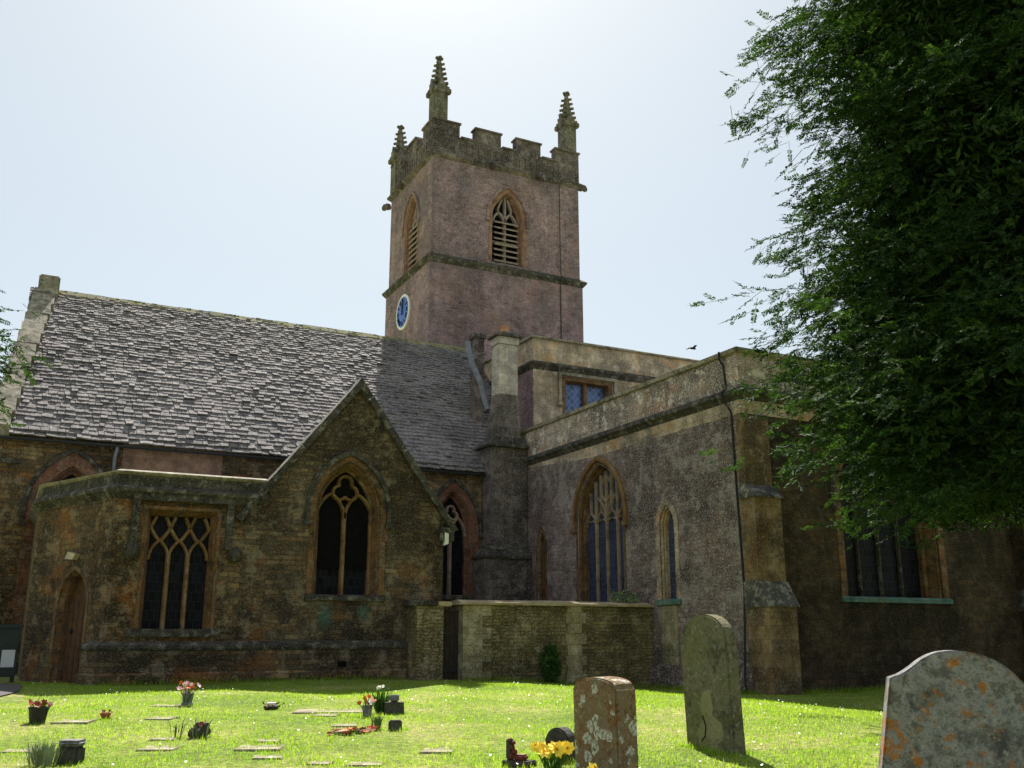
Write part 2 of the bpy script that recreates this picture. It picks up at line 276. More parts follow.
# ------------------------------------------------------------------ mesh builder
class MB:
    def __init__(s): s.v = []; s.f = []
    def face(s, pts):
        i = len(s.v); s.v += [tuple(p) for p in pts]; s.f.append(tuple(range(i, i + len(pts))))
    def mesh(s, vs, fs):
        i = len(s.v); s.v += [tuple(p) for p in vs]; s.f += [tuple(i + k for k in f) for f in fs]
    def hexa(s, p):   # 4 bottom (ccw from above) + 4 top
        s.mesh(p, [(3, 2, 1, 0), (4, 5, 6, 7), (0, 1, 5, 4), (1, 2, 6, 5), (2, 3, 7, 6), (3, 0, 4, 7)])
    def box(s, x0, x1, y0, y1, z0, z1, bev=0):
        if bev <= 0: return s.hexa([(x0, y0, z0), (x1, y0, z0), (x1, y1, z0), (x0, y1, z0), (x0, y0, z1), (x1, y0, z1), (x1, y1, z1), (x0, y1, z1)])
        bm = bmesh.new(); bmesh.ops.create_cube(bm, size=1)
        for v in bm.verts: v.co = Vector(((x0 + x1) / 2 + v.co.x * (x1 - x0), (y0 + y1) / 2 + v.co.y * (y1 - y0), (z0 + z1) / 2 + v.co.z * (z1 - z0)))
        bmesh.ops.bevel(bm, geom=bm.edges[:], offset=bev, segments=2, affect='EDGES'); s.bm(bm)
    def bm(s, bm):
        bm.verts.index_update(); s.mesh([v.co[:] for v in bm.verts], [[v.index for v in f.verts] for f in bm.faces]); bm.free()
    def rings(s, rings, close=True, cap=True):
        n = len(rings[0]); vs = [p for r in rings for p in r]; fs = []
        for k in range(len(rings) - 1):
            for j in range(n if close else n - 1):
                a = k * n + j; b = k * n + (j + 1) % n; fs.append((a, b, b + n, a + n))
        if cap: fs.append(tuple(range(n - 1, -1, -1))); fs.append(tuple((len(rings) - 1) * n + j for j in range(n)))
        s.mesh(vs, fs)
    def tube(s, pts, rad, n=8, cap=True):
        pts = [Vector(p) for p in pts]; rs = rad if isinstance(rad, (list, tuple)) else [rad] * len(pts); out = []
        a = None
        for i, p in enumerate(pts):
            t = (pts[min(i + 1, len(pts) - 1)] - pts[max(i - 1, 0)]).normalized()
            if a is None: a = t.cross(Vector((0, 0, 1)) if abs(t.z) < .9 else Vector((1, 0, 0))).normalized()
            a = (a - t * a.dot(t)).normalized(); b = a.cross(t)
            out.append([p + (a * math.cos(2 * math.pi * j / n) + b * math.sin(2 * math.pi * j / n)) * rs[i] for j in range(n)])
        s.rings(out, True, cap)
    def lathe(s, prof, c=(0, 0, 0), n=16, sq=False):
        out = [[(c[0] + r * math.cos(2 * math.pi * (j + .5) / n), c[1] + r * math.sin(2 * math.pi * (j + .5) / n), c[2] + z) for j in range(n)] for r, z in prof]
        s.rings(out)
    def prism(s, poly, P, d0, d1):     # 2-D ccw outline -> solid; P(a, b, d) gives the point
        n = len(poly); f = [P(a, b, d0) for a, b in poly]; k = [P(a, b, d1) for a, b in poly]
        tri = tess(poly, [])
        vs2, ts = tri
        s.mesh([P(a, b, d0) for a, b in vs2], ts); s.mesh([P(a, b, d1) for a, b in vs2], [t[::-1] for t in ts])
        for j in range(n): s.face([f[j], k[j], k[(j + 1) % n], f[(j + 1) % n]])
    def build(s, name, mat, parent=None, off=(0, 0, 0), smooth=False):
        me = bpy.data.meshes.new(name); v = np.array(s.v, dtype=np.float64)
        me.from_pydata([tuple(p) for p in (v - np.array(off))], [], s.f)
        uv = me.uv_layers.new(name='UVMap'); n = len(me.loops)
        vi = np.empty(n, np.int32); me.loops.foreach_get('vertex_index', vi)
        pn = np.empty(len(me.polygons) * 3); me.polygons.foreach_get('normal', pn); pn = pn.reshape(-1, 3)
        lt = np.empty(len(me.polygons), np.int32); me.polygons.foreach_get('loop_total', lt); N = np.repeat(pn, lt, axis=0)
        P = v[vi]; t = np.stack([-N[:, 1], N[:, 0]], 1); L = np.linalg.norm(t, axis=1); t = t / np.maximum(L, 1e-6)[:, None]
        flat = np.abs(N[:, 2]) > .8
        U = np.where(flat, P[:, 0], P[:, 0] * t[:, 0] + P[:, 1] * t[:, 1]); V = np.where(flat, P[:, 1], P[:, 2])
        uv.data.foreach_set('uv', np.stack([U, V], 1).astype(np.float32).ravel())
        if smooth: me.polygons.foreach_set('use_smooth', [True] * len(me.polygons))
        me.materials.append(M[mat] if isinstance(mat, str) else mat); me.update()
        o = bpy.data.objects.new(name, me); col.objects.link(o)
        if parent: o.parent = parent
        return o
def tess(outer, holes):
    vs = []; es = []; 
    for loop in [outer] + holes:
        i = len(vs); n = len(loop); vs += [Vector(p) for p in loop]; es += [(i + k, i + (k + 1) % n) for k in range(n)]
    r = delaunay_2d_cdt(vs, es, [], 0, 1e-7)
    V = [(p.x, p.y) for p in r[0]]; T = []
    def inn(p, L):
        c = False
        for k in range(len(L)):
            (x1, y1), (x2, y2) = L[k], L[k - 1]
            if (y1 > p[1]) != (y2 > p[1]) and p[0] < (x2 - x1) * (p[1] - y1) / (y2 - y1) + x1: c = not c
        return c
    for f in r[2]:
        m = (sum(V[k][0] for k in f) / len(f), sum(V[k][1] for k in f) / len(f))
        if not inn(m, outer) or any(inn(m, h) for h in holes): continue
        a = sum(V[f[k]][0] * V[f[(k + 1) % len(f)]][1] - V[f[(k + 1) % len(f)]][0] * V[f[k]][1] for k in range(len(f)))
        T.append(tuple(f) if a > 0 else tuple(f[::-1]))
    return V, T
class Fr:
    def __init__(s, o, u, n): s.o = Vector(o); s.u = Vector(u).normalized(); s.n = Vector(n).normalized()
    def __call__(s, a, b, d=0.0): return s.o + s.u * a + Vector((0, 0, b)) - s.n * d
def panel(mb, fr, outer, holes=(), depth=.3, edge=True):
    V, T = tess(outer, list(holes)); mb.mesh([fr(a, b, 0) for a, b in V], T)
    loops = [(h, True) for h in holes] + ([(outer, False)] if edge else [])
    for lp, hole in loops:
        n = len(lp)
        for j in range(n):
            a, b = lp[j], lp[(j + 1) % n]; q = [fr(*a, 0), fr(*b, 0), fr(*b, depth), fr(*a, depth)]
            mb.face(q if hole else q[::-1])
def rect(a0, a1, b0, b1): return [(a0, b0), (a1, b0), (a1, b1), (a0, b1)]
def arch(cx, zb, zs, hw, za, off=0.0, n=10, ob=0.0):
    r = za - zs; Rr = (hw * hw + r * r) / (2 * hw); xc = cx + hw - Rr; q = Rr + off; th = math.acos(max(-1, min(1, (cx - xc) / q)))
    pr = [(xc + q * math.cos(th * k / n), zs + q * math.sin(th * k / n)) for k in range(n + 1)]
    pr[-1] = (cx, pr[-1][1]); pl = [(2 * cx - x, z) for x, z in pr[-2::-1]]
    return [(cx + hw + off, zb - ob)] + pr + pl + [(cx - hw - off, zb - ob)]
def ring(mb, fr, loops, closed=False):      # loops: [(outline, depth)...] stitched in turn (outside to inside)
    for (A, da), (B, db) in zip(loops, loops[1:]):
        n = len(A)
        for j in range(n if closed else n - 1):
            k = (j + 1) % n
            mb.face([fr(*A[j], da), fr(*A[k], da), fr(*B[k], db), fr(*B[j], db)])
def bar(mb, fr, pts, w, d0, d1, ch=.04):    # moulded stone bar along a 2-D polyline
    pts = [Vector(p) for p in pts]; L = []; 
    for i, p in enumerate(pts):
        t = (pts[min(i + 1, len(pts) - 1)] - pts[max(0, i - 1)]).normalized(); nrm = Vector((-t.y, t.x))
        L.append([(p + nrm * (w * .5), d1), (p + nrm * (w * .5), d0 + ch), (p + nrm * (w * .22), d0), (p - nrm * (w * .22), d0), (p - nrm * (w * .5), d0 + ch), (p - nrm * (w * .5), d1)])
    mb.rings([[fr(q.x, q.y, d) for q, d in r] for r in L], True, True)
def arcp(cx, cy, r, a0, a1, n=8): return [(cx + r * math.cos(R(a0 + (a1 - a0) * k / n)), cy + r * math.sin(R(a0 + (a1 - a0) * k / n))) for k in range(n + 1)]
def ogee(x0, x1, zs, za, n=6):              # small pointed light head
    out = arch((x0 + x1) / 2, zs, zs, (x1 - x0) / 2, za, 0, n)[1:-1]; return out

def tag(o, label=None, cat=None, group=None, kind=None):
    if label: o['label'] = label
    if cat: o['category'] = cat
    if group: o['group'] = group
    if kind: o['kind'] = kind
    return o
def thing(name, label, cat, loc=(0, 0, 0), group=None, rotz=0):
    o = bpy.data.objects.new(name, None); col.objects.link(o); o.location = loc; o.rotation_euler = (0, 0, rotz); return tag(o, label, cat, group)

# ------------------------------------------------------------------ the ground
def sm(t): t = max(0.0, min(1.0, t)); return t * t * (3 - 2 * t)
def gz(x, y):
    a = .27 - .25 * sm((x - 7.5) / 5.5)
    d = math.hypot(x, y); near = sm((d - 1.0) / 5.5); far = 1 - sm((y - 26) / 20)
    z = -.45 + (.45 + .12) * near + (a - .12) * sm((d - 5) / 9)
    if d > 60: z *= max(0.0, 1 - (d - 60) / 60)
    return z + .02 * math.sin(x * 1.3 + 1) * math.sin(y * 1.1)
def ground():
    c = sorted(set([-700, -300, -150, -80, -50] + [i * 1.0 for i in range(-40, -10)] + [-10 + i * .4 for i in range(101)] + [31 + i for i in range(20)] + [70, 120, 200, 400, 700]))
    mb = MB(); n = len(c); vs = [(x, y, gz(x, y)) for y in c for x in c]
    mb.mesh(vs, [(j * n + i, j * n + i + 1, (j + 1) * n + i + 1, (j + 1) * n + i) for j in range(n - 1) for i in range(n - 1)])
    o = mb.build('ground', 'lawn', smooth=True); tag(o, 'sunlit churchyard lawn with straw coloured patches', 'lawn', kind='structure')
    mb = MB(); N = 14
    L = [(-9, 13.6), (-3, 14.6), (-.2, 15.6), (.35, 17.4), (.45, 19.6)]; U = [(-9, 17), (-3, 18.6), (-1.4, 20), (-.9, 22), (-.9, 24)]
    def at(P, t):
        k = min(int(t * (len(P) - 1)), len(P) - 2); f = t * (len(P) - 1) - k
        return (P[k][0] * (1 - f) + P[k + 1][0] * f, P[k][1] * (1 - f) + P[k + 1][1] * f)
    rows = []
    for i in range(N + 1):
        a, b = at(L, i / N), at(U, i / N)
        rows.append([(a[0] + (b[0] - a[0]) * j / 6, a[1] + (b[1] - a[1]) * j / 6) for j in range(7)])
    rows = [[(x, y, gz(x, y) + .02) for x, y in r] for r in rows]
    mb.rings(rows, False, False); mb.f = [f[::-1] for f in mb.f]
    tag(mb.build('path', 'path', smooth=True), 'grey tarmac path beside the church porch', 'path', kind='structure')
ground()

# ------------------------------------------------------------------ the church
CH = (7.0, 22.0, 0.1)
church = thing('church', 'old stone parish church with battlemented clock tower and stone slate roof', 'church', CH)
def P(mb, name, mat, parent=None, label=None, smooth=False):
    if parent is None: o = mb.build(name, mat, church, CH, smooth)
    else: o = mb.build(name, mat, parent, CH, smooth)
    if label: o['label'] = label
    return o
FY = lambda Y: Fr((0, Y, 0), (1, 0, 0), (0, -1, 0))      # wall seen from the graveyard, u = +X
FX = lambda X: Fr((X, 0, 0), (0, -1, 0), (-1, 0, 0))     # wall facing -X, u = -Y
def window(fr, cx, zb, zs, hw, za, surround=.16, depth=.26, mat='orange', glass='glass_dark', hood='mould', sill='mould', tr=None, trmat='mullion', sillmat_label=None, hood_drop=.25, splay=.12, label=None):
    i = splay; hole = arch(cx, zb, zs, hw, za, 0)
    mb = MB(); o0 = arch(cx, zb, zs, hw, za, surround); o1 = arch(cx, zb, zs, hw, za, .03); o2 = arch(cx, zb, zs, hw, za, -.03)
    o3 = arch(cx, zb, zs, hw, za, -i * .6); o4 = arch(cx, zb, zs, hw, za, -i)
    ring(mb, fr, [(o0, .01), (o0, -.012), (o1, -.012), (o2, .06), (o2, .09), (o3, depth * .62), (o3, depth * .75), (o4, depth * .85), (o4, depth + .10)])
    w = P(mb, 'window', mat, None, label)
    mb = MB(); V, T = tess(arch(cx, zb - .02, zs, hw, za, -i + .01), []); mb.mesh([fr(a, b, depth + .07) for a, b in V], T); P(mb, 'glass', glass, w)
    if hood:
        mb = MB(); a = arch(cx, zs - hood_drop, zs, hw, za, surround + .005); b = arch(cx, zs - hood_drop, zs, hw, za, surround + .11)
        ring(mb, fr, [(b, .0), (b, -.05), (arch(cx, zs - hood_drop, zs, hw, za, surround + .08), -.09), (a, -.07), (a, .0)])
        for p, q in ((a[0], b[0]), (a[-1], b[-1])):
            x0, x1 = sorted((p[0], q[0])); mb.prism(rect(x0 - .03, x1 + .03, p[1] - .10, p[1]), fr, -.10, .0)
        P(mb, 'hood_mould', hood, w)
    if sill:
        mb = MB(); W = hw + surround + .03
        mb.rings([[fr(cx - W, zb - .12, .05), fr(cx - W, zb - .12, -.07), fr(cx - W, zb - .04, -.07), fr(cx - W, zb, .0), fr(cx - W, zb + .02, depth + .1), fr(cx - W, zb - .1, depth + .1)],
                  [fr(cx + W, zb - .12, .05), fr(cx + W, zb - .12, -.07), fr(cx + W, zb - .04, -.07), fr(cx + W, zb, .0), fr(cx + W, zb + .02, depth + .1), fr(cx + W, zb - .1, depth + .1)]])
        P(mb, 'sill', sill, w)
    if tr:
        mb = MB(); tr(mb, fr, depth); P(mb, 'tracery', trmat, w)
    return w, hole

# ---- nave wall, its windows, roof
Yn, EZ, RZ, RY = 25.5, 5.84, 11.04, 30.7
def tr_two(cx, zb, zs, hw, za, w=.085):
    def f(mb, fr, depth):
        d0, d1 = depth - .1, depth + .06; s = zs - .05
        bar(mb, fr, [(cx, zb), (cx, s + .05)], w, d0, d1)
        for sg in (-1, 1):
            x0, x1 = (cx, cx + sg * (hw - .06)); a, b = min(x0, x1), max(x0, x1)
            bar(mb, fr, ogee(a, b, s - .10, s + .42), w * .8, d0, d1)
        c = (cx, s + (za - s) * .50); r = hw * .40
        for k in range(3):      # cusped trefoil in the head
            a = 90 + 120 * k; o = (c[0] + r * .52 * math.cos(R(a)), c[1] + r * .52 * math.sin(R(a)))
            bar(mb, fr, [(o[0] + r * .56 * math.cos(R(a + t)), o[1] + r * .56 * math.sin(R(a + t))) for t in range(-115, 116, 23)], w * .8, d0 + .002 * k, d1)
    return f
fr = FY(Yn)
w1 = window(fr, 11.10, 2.2, 4.0, .56, 5.12, surround=.22, mat='red', glass='glass_dark', hood='mould', tr=tr_two(11.10, 2.2, 4.0, .52, 5.0), trmat='trace_grey', hood_drop=.1)
w2 = window(fr, 1.12, 1.0, 4.0, .62, 5.05, surround=.30, mat='red', glass='glass_dark', hood='mould', hood_drop=.3, tr=None)
mb = MB(); panel(mb, fr, rect(-.62, 4.6, -.3, EZ), [w2[1]], .4); P(mb, 'nave_wall', 'rubble')
mb = MB(); panel(mb, fr, rect(4.6, 13.6, -.3, EZ), [w1[1]], .4); P(mb, 'nave_wall', 'rubble')
for x0_, x1_, z0_ in ((2.2, 4.6, 3.9), (8.0, 10.2, 3.4), (12.0, 12.7, 3.4)):
    mb = MB(); mb.box(x0_, x1_, Yn - .015, Yn + .02, z0_, EZ - .06); P(mb, 'plaster_band', 'plaster')
mb = MB(); mb.box(-.62, 13.2, Yn - .10, Yn - .02, EZ - .12, EZ - .02); P(mb, 'wall_plate', 'mould')
mb = MB(); mb.box(-.9, 13.3, Yn - .21, Yn - .12, EZ - .27, EZ - .20, .02); P(mb, 'gutter', 'iron')
mb = MB(); mb.tube([(2.05, Yn - .16, EZ - .22), (2.05, Yn - .14, EZ - .32), (2.02, Yn - .1, EZ - .45), (2.02, Yn - .1, 4.0)], .045, 8); P(mb, 'downpipe', 'lead', smooth=True)
mb = MB(); mb.box(-.62, -.05, Yn - .09, Yn + .02, 5.02, 5.14); P(mb, 'string_course', 'mould')
mb = MB(); mb.box(-.62, -.3, Yn + .401, 35.4, -.3, 5.5); mb.prism([(Yn + .2, 5.5), (35.6, 5.5), (RY, RZ - .45)], lambda a, b, d: Vector((d, a, b)), -.12, .1); P(mb, 'gable_wall', 'rubble')
mb = MB(); mb.box(-.62, 13.19, 35.4, 35.8, -.3, EZ); P(mb, 'nave_wall', 'rubble')

def slates(mb, o, u, s, length, slope, clip=None, c0=.20, c1=.115, wmin=.13, wmax=.34, th=.022, seed=1):
    rg = random.Random(seed); o, u, s = Vector(o), Vector(u).normalized(), Vector(s).normalized(); n = u.cross(s).normalized()
    if n.z < 0: n = -n
    t = -.08
    while t < slope:
        k = max(0, t) / slope; e = c0 + (c1 - c0) * k; wob = rg.uniform(-.008, .008); a = -rg.uniform(0, .2)
        while a < length:
            w = rg.uniform(wmin, wmax) * (1 - .38 * k); ln = e * 1.75
            a0, a1 = max(a, 0) + .0015, min(a + w, length) - .0015; a += w
            if a1 - a0 < .04: continue
            if clip and not clip((a0 + a1) / 2, t + e / 2): continue
            j = rg.uniform(-.012, .012) + wob + .012 * math.sin(a * .9 + t * 2); h = th * rg.uniform(.7, 1.55); lift = rg.uniform(0, .013) + (.025 if rg.random() < .03 else 0); tl = rg.uniform(-.006, .006)
            t0, t1 = t + j, min(t + j + ln, slope + .02)
            def p(a, t, z): return o + u * a + s * t + n * z
            sk = rg.uniform(-.010, .010)
            zl = h * .9 + lift
            mb.hexa([p(a0, t0 + sk, zl - .005 + tl), p(a1, t0 - sk, zl - .005 - tl), p(a1, t1, -.03), p(a0, t1, -.03), p(a0 + .006, t0 + .006 + sk, zl + h + tl), p(a1 - .006, t0 + .006 - sk, zl + h - tl), p(a1, t1, .012), p(a0, t1, .012)])
        t += e
rs = Vector((0, RY - Yn, RZ - EZ)); SL = rs.length + .16; rsn = rs.normalized()
e0 = Vector((-.35, Yn, EZ)) - rsn * .16
mb = MB(); slates(mb, e0, (1, 0, 0), rs, 14.3, SL, seed=3)
roof = P(mb, 'roof', 'slate')
mb = MB(); mb.rings([[(-.3, Yn - .02, EZ - .10), (-.3, RY, RZ - .07), (-.3, 35.9, EZ - .25)], [(13.19, Yn - .02, EZ - .10), (13.19, RY, RZ - .07), (13.19, 35.9, EZ - .25)]]); P(mb, 'roof_deck', 'dark', roof)
mb = MB(); slates(mb, Vector((13.19, 35.9, EZ)) , (-1, 0, 0), (0, RY - 35.9, RZ - EZ), 13.5, 7.3, c0=.5, c1=.3, wmin=.4, wmax=.7, seed=5); P(mb, 'far_slope', 'slate', roof)
mb = MB(); x = .1; rg = random.Random(5)
while x < 13.9:
    l = rg.uniform(.42, .6); dz = rg.uniform(-.015, .015)
    mb.rings([[(x, RY - .2, RZ - .18 + dz), (x, RY - .17, RZ - .1 + dz), (x, RY - .02, RZ + .06 + dz), (x, RY + .02, RZ + .06 + dz), (x, RY + .2, RZ - .18 + dz)], [(x + l - .01, RY - .2, RZ - .18 + dz), (x + l - .01, RY - .17, RZ - .1 + dz), (x + l - .01, RY - .02, RZ + .055 + dz), (x + l - .01, RY + .02, RZ + .055 + dz), (x + l - .01, RY + .2, RZ - .18 + dz)]]); x += l
P(mb, 'ridge', 'ridge', roof)
# raised coping at the west end of the nave roof
mb = MB(); n_ = Vector((0, -rsn.z, rsn.y)); rg = random.Random(8); t = .02; seg = []
while t < SL - .3:
    l = rg.uniform(.55, .8); z = rg.uniform(0, .02); b = e0 + rsn * t; c = e0 + rsn * min(t + l - .012, SL - .3)
    x0, x1 = -.80 + .62 * (t / SL), -.34 + .78 * (t / SL)
    mb.hexa([(x0, b.y, b.z - .1), (x1, b.y, b.z - .1), (x1, c.y, c.z - .1), (x0, c.y, c.z - .1), tuple(Vector((x0, b.y, b.z)) + n_ * (.2 + z)), tuple(Vector((x1, b.y, b.z)) + n_ * (.2 + z)), tuple(Vector((x1, c.y, c.z)) + n_ * (.2 + z)), tuple(Vector((x0, c.y, c.z)) + n_ * (.2 + z))]); t += l
mb.box(-.15, .42, RY - .42, RY + .35, RZ - .2, RZ + .36, .04); P(mb, 'gable_coping', 'coping')

# ---- gabled transept
Yg = 19.5; GL, GR, GA, GZ, GE = 4.12, 8.26, 6.27, 6.22, 3.5
fr = FY(Yg)
wg = window(fr, 6.13, 1.92, 3.62, .68, 4.62, surround=.13, depth=.34, mat='orange', glass='glass_dark', hood='mould', tr=tr_two(6.13, 1.92, 3.62, .66, 4.6), trmat='mullion_orange', hood_drop=.25, splay=.14)
mb = MB(); panel(mb, fr, [(4.0, -.3), (GR, -.3), (GR, GE), (GA, GZ), (GL, GE), (4.0, GE)], [wg[1]], .4); P(mb, 'transept_gable', 'gable')
mb = MB(); frr = Fr((GR, Yg, 0), (0, 1, 0), (1, 0, 0)); panel(mb, frr, rect(.4, 6.0, -.3, GE - .85), [], .3); P(mb, 'transept_wall', 'gable')
mb = MB()
for (x, sg) in ((GL, 1), (GR, -1)):
    x0 = x - sg * .18; z0 = GE - .18 * (GZ - GE) / abs(GA - x); dx = GA - x0; dz = GZ - z0; L = math.hypot(dx, dz); nx, nz = -dz / L * sg, abs(dx) / L
    k = 0.0; cuts = [0]
    while k < 1: k = min(1, k + rng.uniform(.14, .24)); cuts.append(k)
    for a, b in zip(cuts, cuts[1:]):
        b2 = b - .004; q = rng.uniform(0, .012)
        A = (x0 + dx * a, z0 + dz * a); B = (x0 + dx * b2, z0 + dz * b2)
        pts = [A, B, (B[0] + nx * (.13 + q), B[1] + nz * (.13 + q)), (A[0] + nx * (.13 + q), A[1] + nz * (.13 + q))]
        if sg < 0: pts = pts[::-1]
        mb.prism(pts, fr, -.11, .34)
mb.prism([(GA - .16, GZ - .02), (GA + .16, GZ - .02), (GA, GZ + .24)], fr, -.113, .343)
mb.prism(rect(GR - .12, GR + .2, GE - .42, GE - .14), fr, -.115, .3)
P(mb, 'gable_coping', 'mould')
tdl = Vector((GA - GL, 0, GZ - GE))
mb = MB(); slates(mb, (GL - .05, 25.45, GE - .95), (0, -1, 0), tdl, 5.6, tdl.length, c0=.32, c1=.2, seed=9)
r2 = P(mb, 'transept_roof', 'slate')
tdr = Vector((GA - GR, 0, GZ - GE)); mb = MB(); slates(mb, (GR + .05, Yg + .36, GE - .95), (0, 1, 0), tdr, 5.55, tdr.length, c0=.32, c1=.2, seed=10); P(mb, 'far_slope', 'slate', r2)
mb = MB(); mb.rings([[(GL, Yg + .35, GE - 1.05), (GR, Yg + .35, GE - 1.05), (GA, Yg + .35, GZ - 1.03)], [(GL, 25.45, GE - 1.05), (GR, 25.45, GE - 1.05), (GA, 25.45, GZ - 1.03)]]); P(mb, 'roof_deck', 'dark', r2)
mb = MB(); mb.prism([(GR - .02, 3.26), (GR + .07, 3.23), (GR + .07, 3.02), (GR - .02, 2.98)], fr, -.12, -.02); P(mb, 'wall_light', 'white')

# ---- porch block with canted corner
pc0, pc1, pc2 = (1.64, 19.5), (.44, 22.2), (.44, 25.45)
PT, PSZ = 4.06, 3.72
# three-light square headed window
sw = dict(x0=2.24, x1=3.5, z0=1.24, z1=3.42); hole = rect(sw['x0'], sw['x1'], sw['z0'], sw['z1'])
mb = MB(); panel(mb, fr, rect(pc0[0], 4.0, -.3, PSZ), [hole], .4); P(mb, 'porch_wall', 'rubble')
def sq(o, ob=None): return [(sw['x1'] + o, sw['z0']), (sw['x1'] + o, sw['z1'] + o), (sw['x0'] - o, sw['z1'] + o), (sw['x0'] - o, sw['z0'])]
mb = MB(); ring(mb, fr, [(sq(.08), .01), (sq(.08), -.012), (sq(.02), -.012), (sq(-.03), .08), (sq(-.03), .12), (sq(-.08), .24), (sq(-.08), .36)]); ws = P(mb, 'window', 'orange')
mb = MB(); V, T = tess(sq(-.05), []); mb.mesh([fr(a, b, .33) for a, b in V], T); P(mb, 'glass', 'glass_dark', ws)
mb = MB()
X0, X1 = sw['x0'] + .09, sw['x1'] - .09; lw = (X1 - X0) / 3; zt = sw['z1'] - .09; d0, d1 = .2, .32
for k in (1, 2): bar(mb, fr, [(X0 + lw * k, sw['z0']), (X0 + lw * k, 2.62)], .085, d0, d1)
for k in range(3): bar(mb, fr, ogee(X0 + lw * k, X0 + lw * (k + 1), 2.52, 2.52 + .36, 6), .06, d0 + .005, d1)
zm = 2.86
for k in range(3):
    c = X0 + lw * (k + .5)
    for sg in (-1, 1):   # reticulated net above the light heads
        q = [(c, zm), (c + sg * lw * .16, zm + .06), (c + sg * lw * .42, zm + .20), (c + sg * lw * .5, zm + .27)]; bar(mb, fr, q, .07, d0 + .01, d1)
        q = [(c + sg * lw * .5, zm + .27), (c + sg * lw * .42, zm + .33), (c + sg * lw * .25, zt)]
        if 0 <= (k + .5 + sg * .5) <= 3: bar(mb, fr, q, .07, d0 + .012, d1)
for k in (1, 2): bar(mb, fr, [(X0 + lw * k, 2.62), (X0 + lw * k + .03, 2.66)], .05, d0, d1)
P(mb, 'tracery', 'mullion_orange', ws)
mb = MB(); mb.box(sw['x0'] - .2, sw['x1'] + .2, Yg - .07, Yg + .34, sw['z0'] - .14, sw['z0'] + .001); P(mb, 'sill', 'mould', ws)
mb = MB(); a = .17; b = .30   # label mould with side drops
mb.box(sw['x0'] - b, sw['x1'] + b, Yg - .10, Yg + .0, sw['z1'] + a, sw['z1'] + b - .01)
for x in (sw['x0'] - b, sw['x1'] + a): mb.box(x + .001, x + .129, Yg - .09, Yg, 2.72, sw['z1'] + a - .001)
P(mb, 'hood_mould', 'mould', ws)
for x in (1.98, 3.88):
    mb = MB(); bm = bmesh.new(); bmesh.ops.create_icosphere(bm, subdivisions=2, radius=.14)
    for v in bm.verts: v.co *= 1 + .22 * math.sin(v.co.x * 40) * math.cos(v.co.z * 35); v.co = Vector((v.co.x * .95 + x, v.co.y * .9 + Yg - .07, v.co.z * 1.1 + 2.62))
    mb.bm(bm); P(mb, 'carved_head', 'mould', smooth=True)
# canted wall with the little arched door
cu = Vector((pc1[0] - pc0[0], pc1[1] - pc0[1], 0)); CL = cu.length; cu.normalize(); cn = Vector((-cu.y, cu.x, 0))
if cn.x > 0: cn = -cn
frc = Fr((pc1[0], pc1[1], 0), -cu, cn)     # u runs from the far end to the front corner
dh = arch(CL - 1.22, .2, 1.65, .53, 2.32)
mb = MB(); panel(mb, frc, rect(0, CL, -.3, PSZ), [dh], .4); P(mb, 'porch_wall', 'rubble')
mb = MB(); ring(mb, frc, [(arch(CL - 1.22, .2, 1.65, .53, 2.32, .09), .01), (arch(CL - 1.22, .2, 1.65, .53, 2.32, .09), -.012), (arch(CL - 1.22, .2, 1.65, .53, 2.32, .02), -.012), (arch(CL - 1.22, .2, 1.65, .53, 2.32, -.05), .1), (arch(CL - 1.22, .2, 1.65, .53, 2.32, -.05), .3)]); P(mb, 'door_surround', 'orange')
mb = MB(); A = arch(CL - 1.22, .2, 1.65, .53, 2.32, -.04); V, T = tess(A, []); mb.mesh([frc(a, b, .22) for a, b in V], T)
for k in range(-2, 3): mb.prism(rect(CL - 1.22 + k * .19 - .085, CL - 1.22 + k * .19 + .085, .22, 1.75), frc, .195, .222)
dr = P(mb, 'door', 'wood_brown')
mb = MB(); mb.tube([frc(CL - 1.5, 1.2, .16) , frc(CL - 1.5, 1.2, .2)], .05, 10); P(mb, 'handle', 'iron', dr)
mb = MB(); mb.prism([(CL - 1.5, 2.55), (CL - 1.2, 2.52), (CL - 1.1, 2.62), (CL - 1.4, 2.68)], frc, -.1, .02); P(mb, 'carved_stop', 'coping_pale')
mb = MB(); frw = FX(pc1[0]); panel(mb, frw, rect(-pc2[1], -pc1[1], -.3, PSZ), [], .4, False); P(mb, 'porch_wall', 'rubble')
# parapet: string, parapet face and light coping, all following the plan
def plan_band(mb, path, prof):     # prof: (outward offset, z) loop swept along an open plan path (left-hand normals outward)
    rings_ = []
    for i, p in enumerate(path):
        p = Vector(p); d0 = (p - Vector(path[i - 1])).normalized() if i else None; d1 = (Vector(path[i + 1]) - p).normalized() if i < len(path) - 1 else None
        ns = [Vector((-d.y, d.x)) for d in (d0, d1) if d is not None]; m = sum(ns, Vector((0, 0))).normalized(); m /= m.dot(ns[0])
        rings_.append([(p.x + m.x * o, p.y + m.y * o, z) for o, z in prof])
    mb.rings(rings_)
path = [(4.42, Yg), pc0, pc1, pc2]; path = [tuple(p) for p in path]
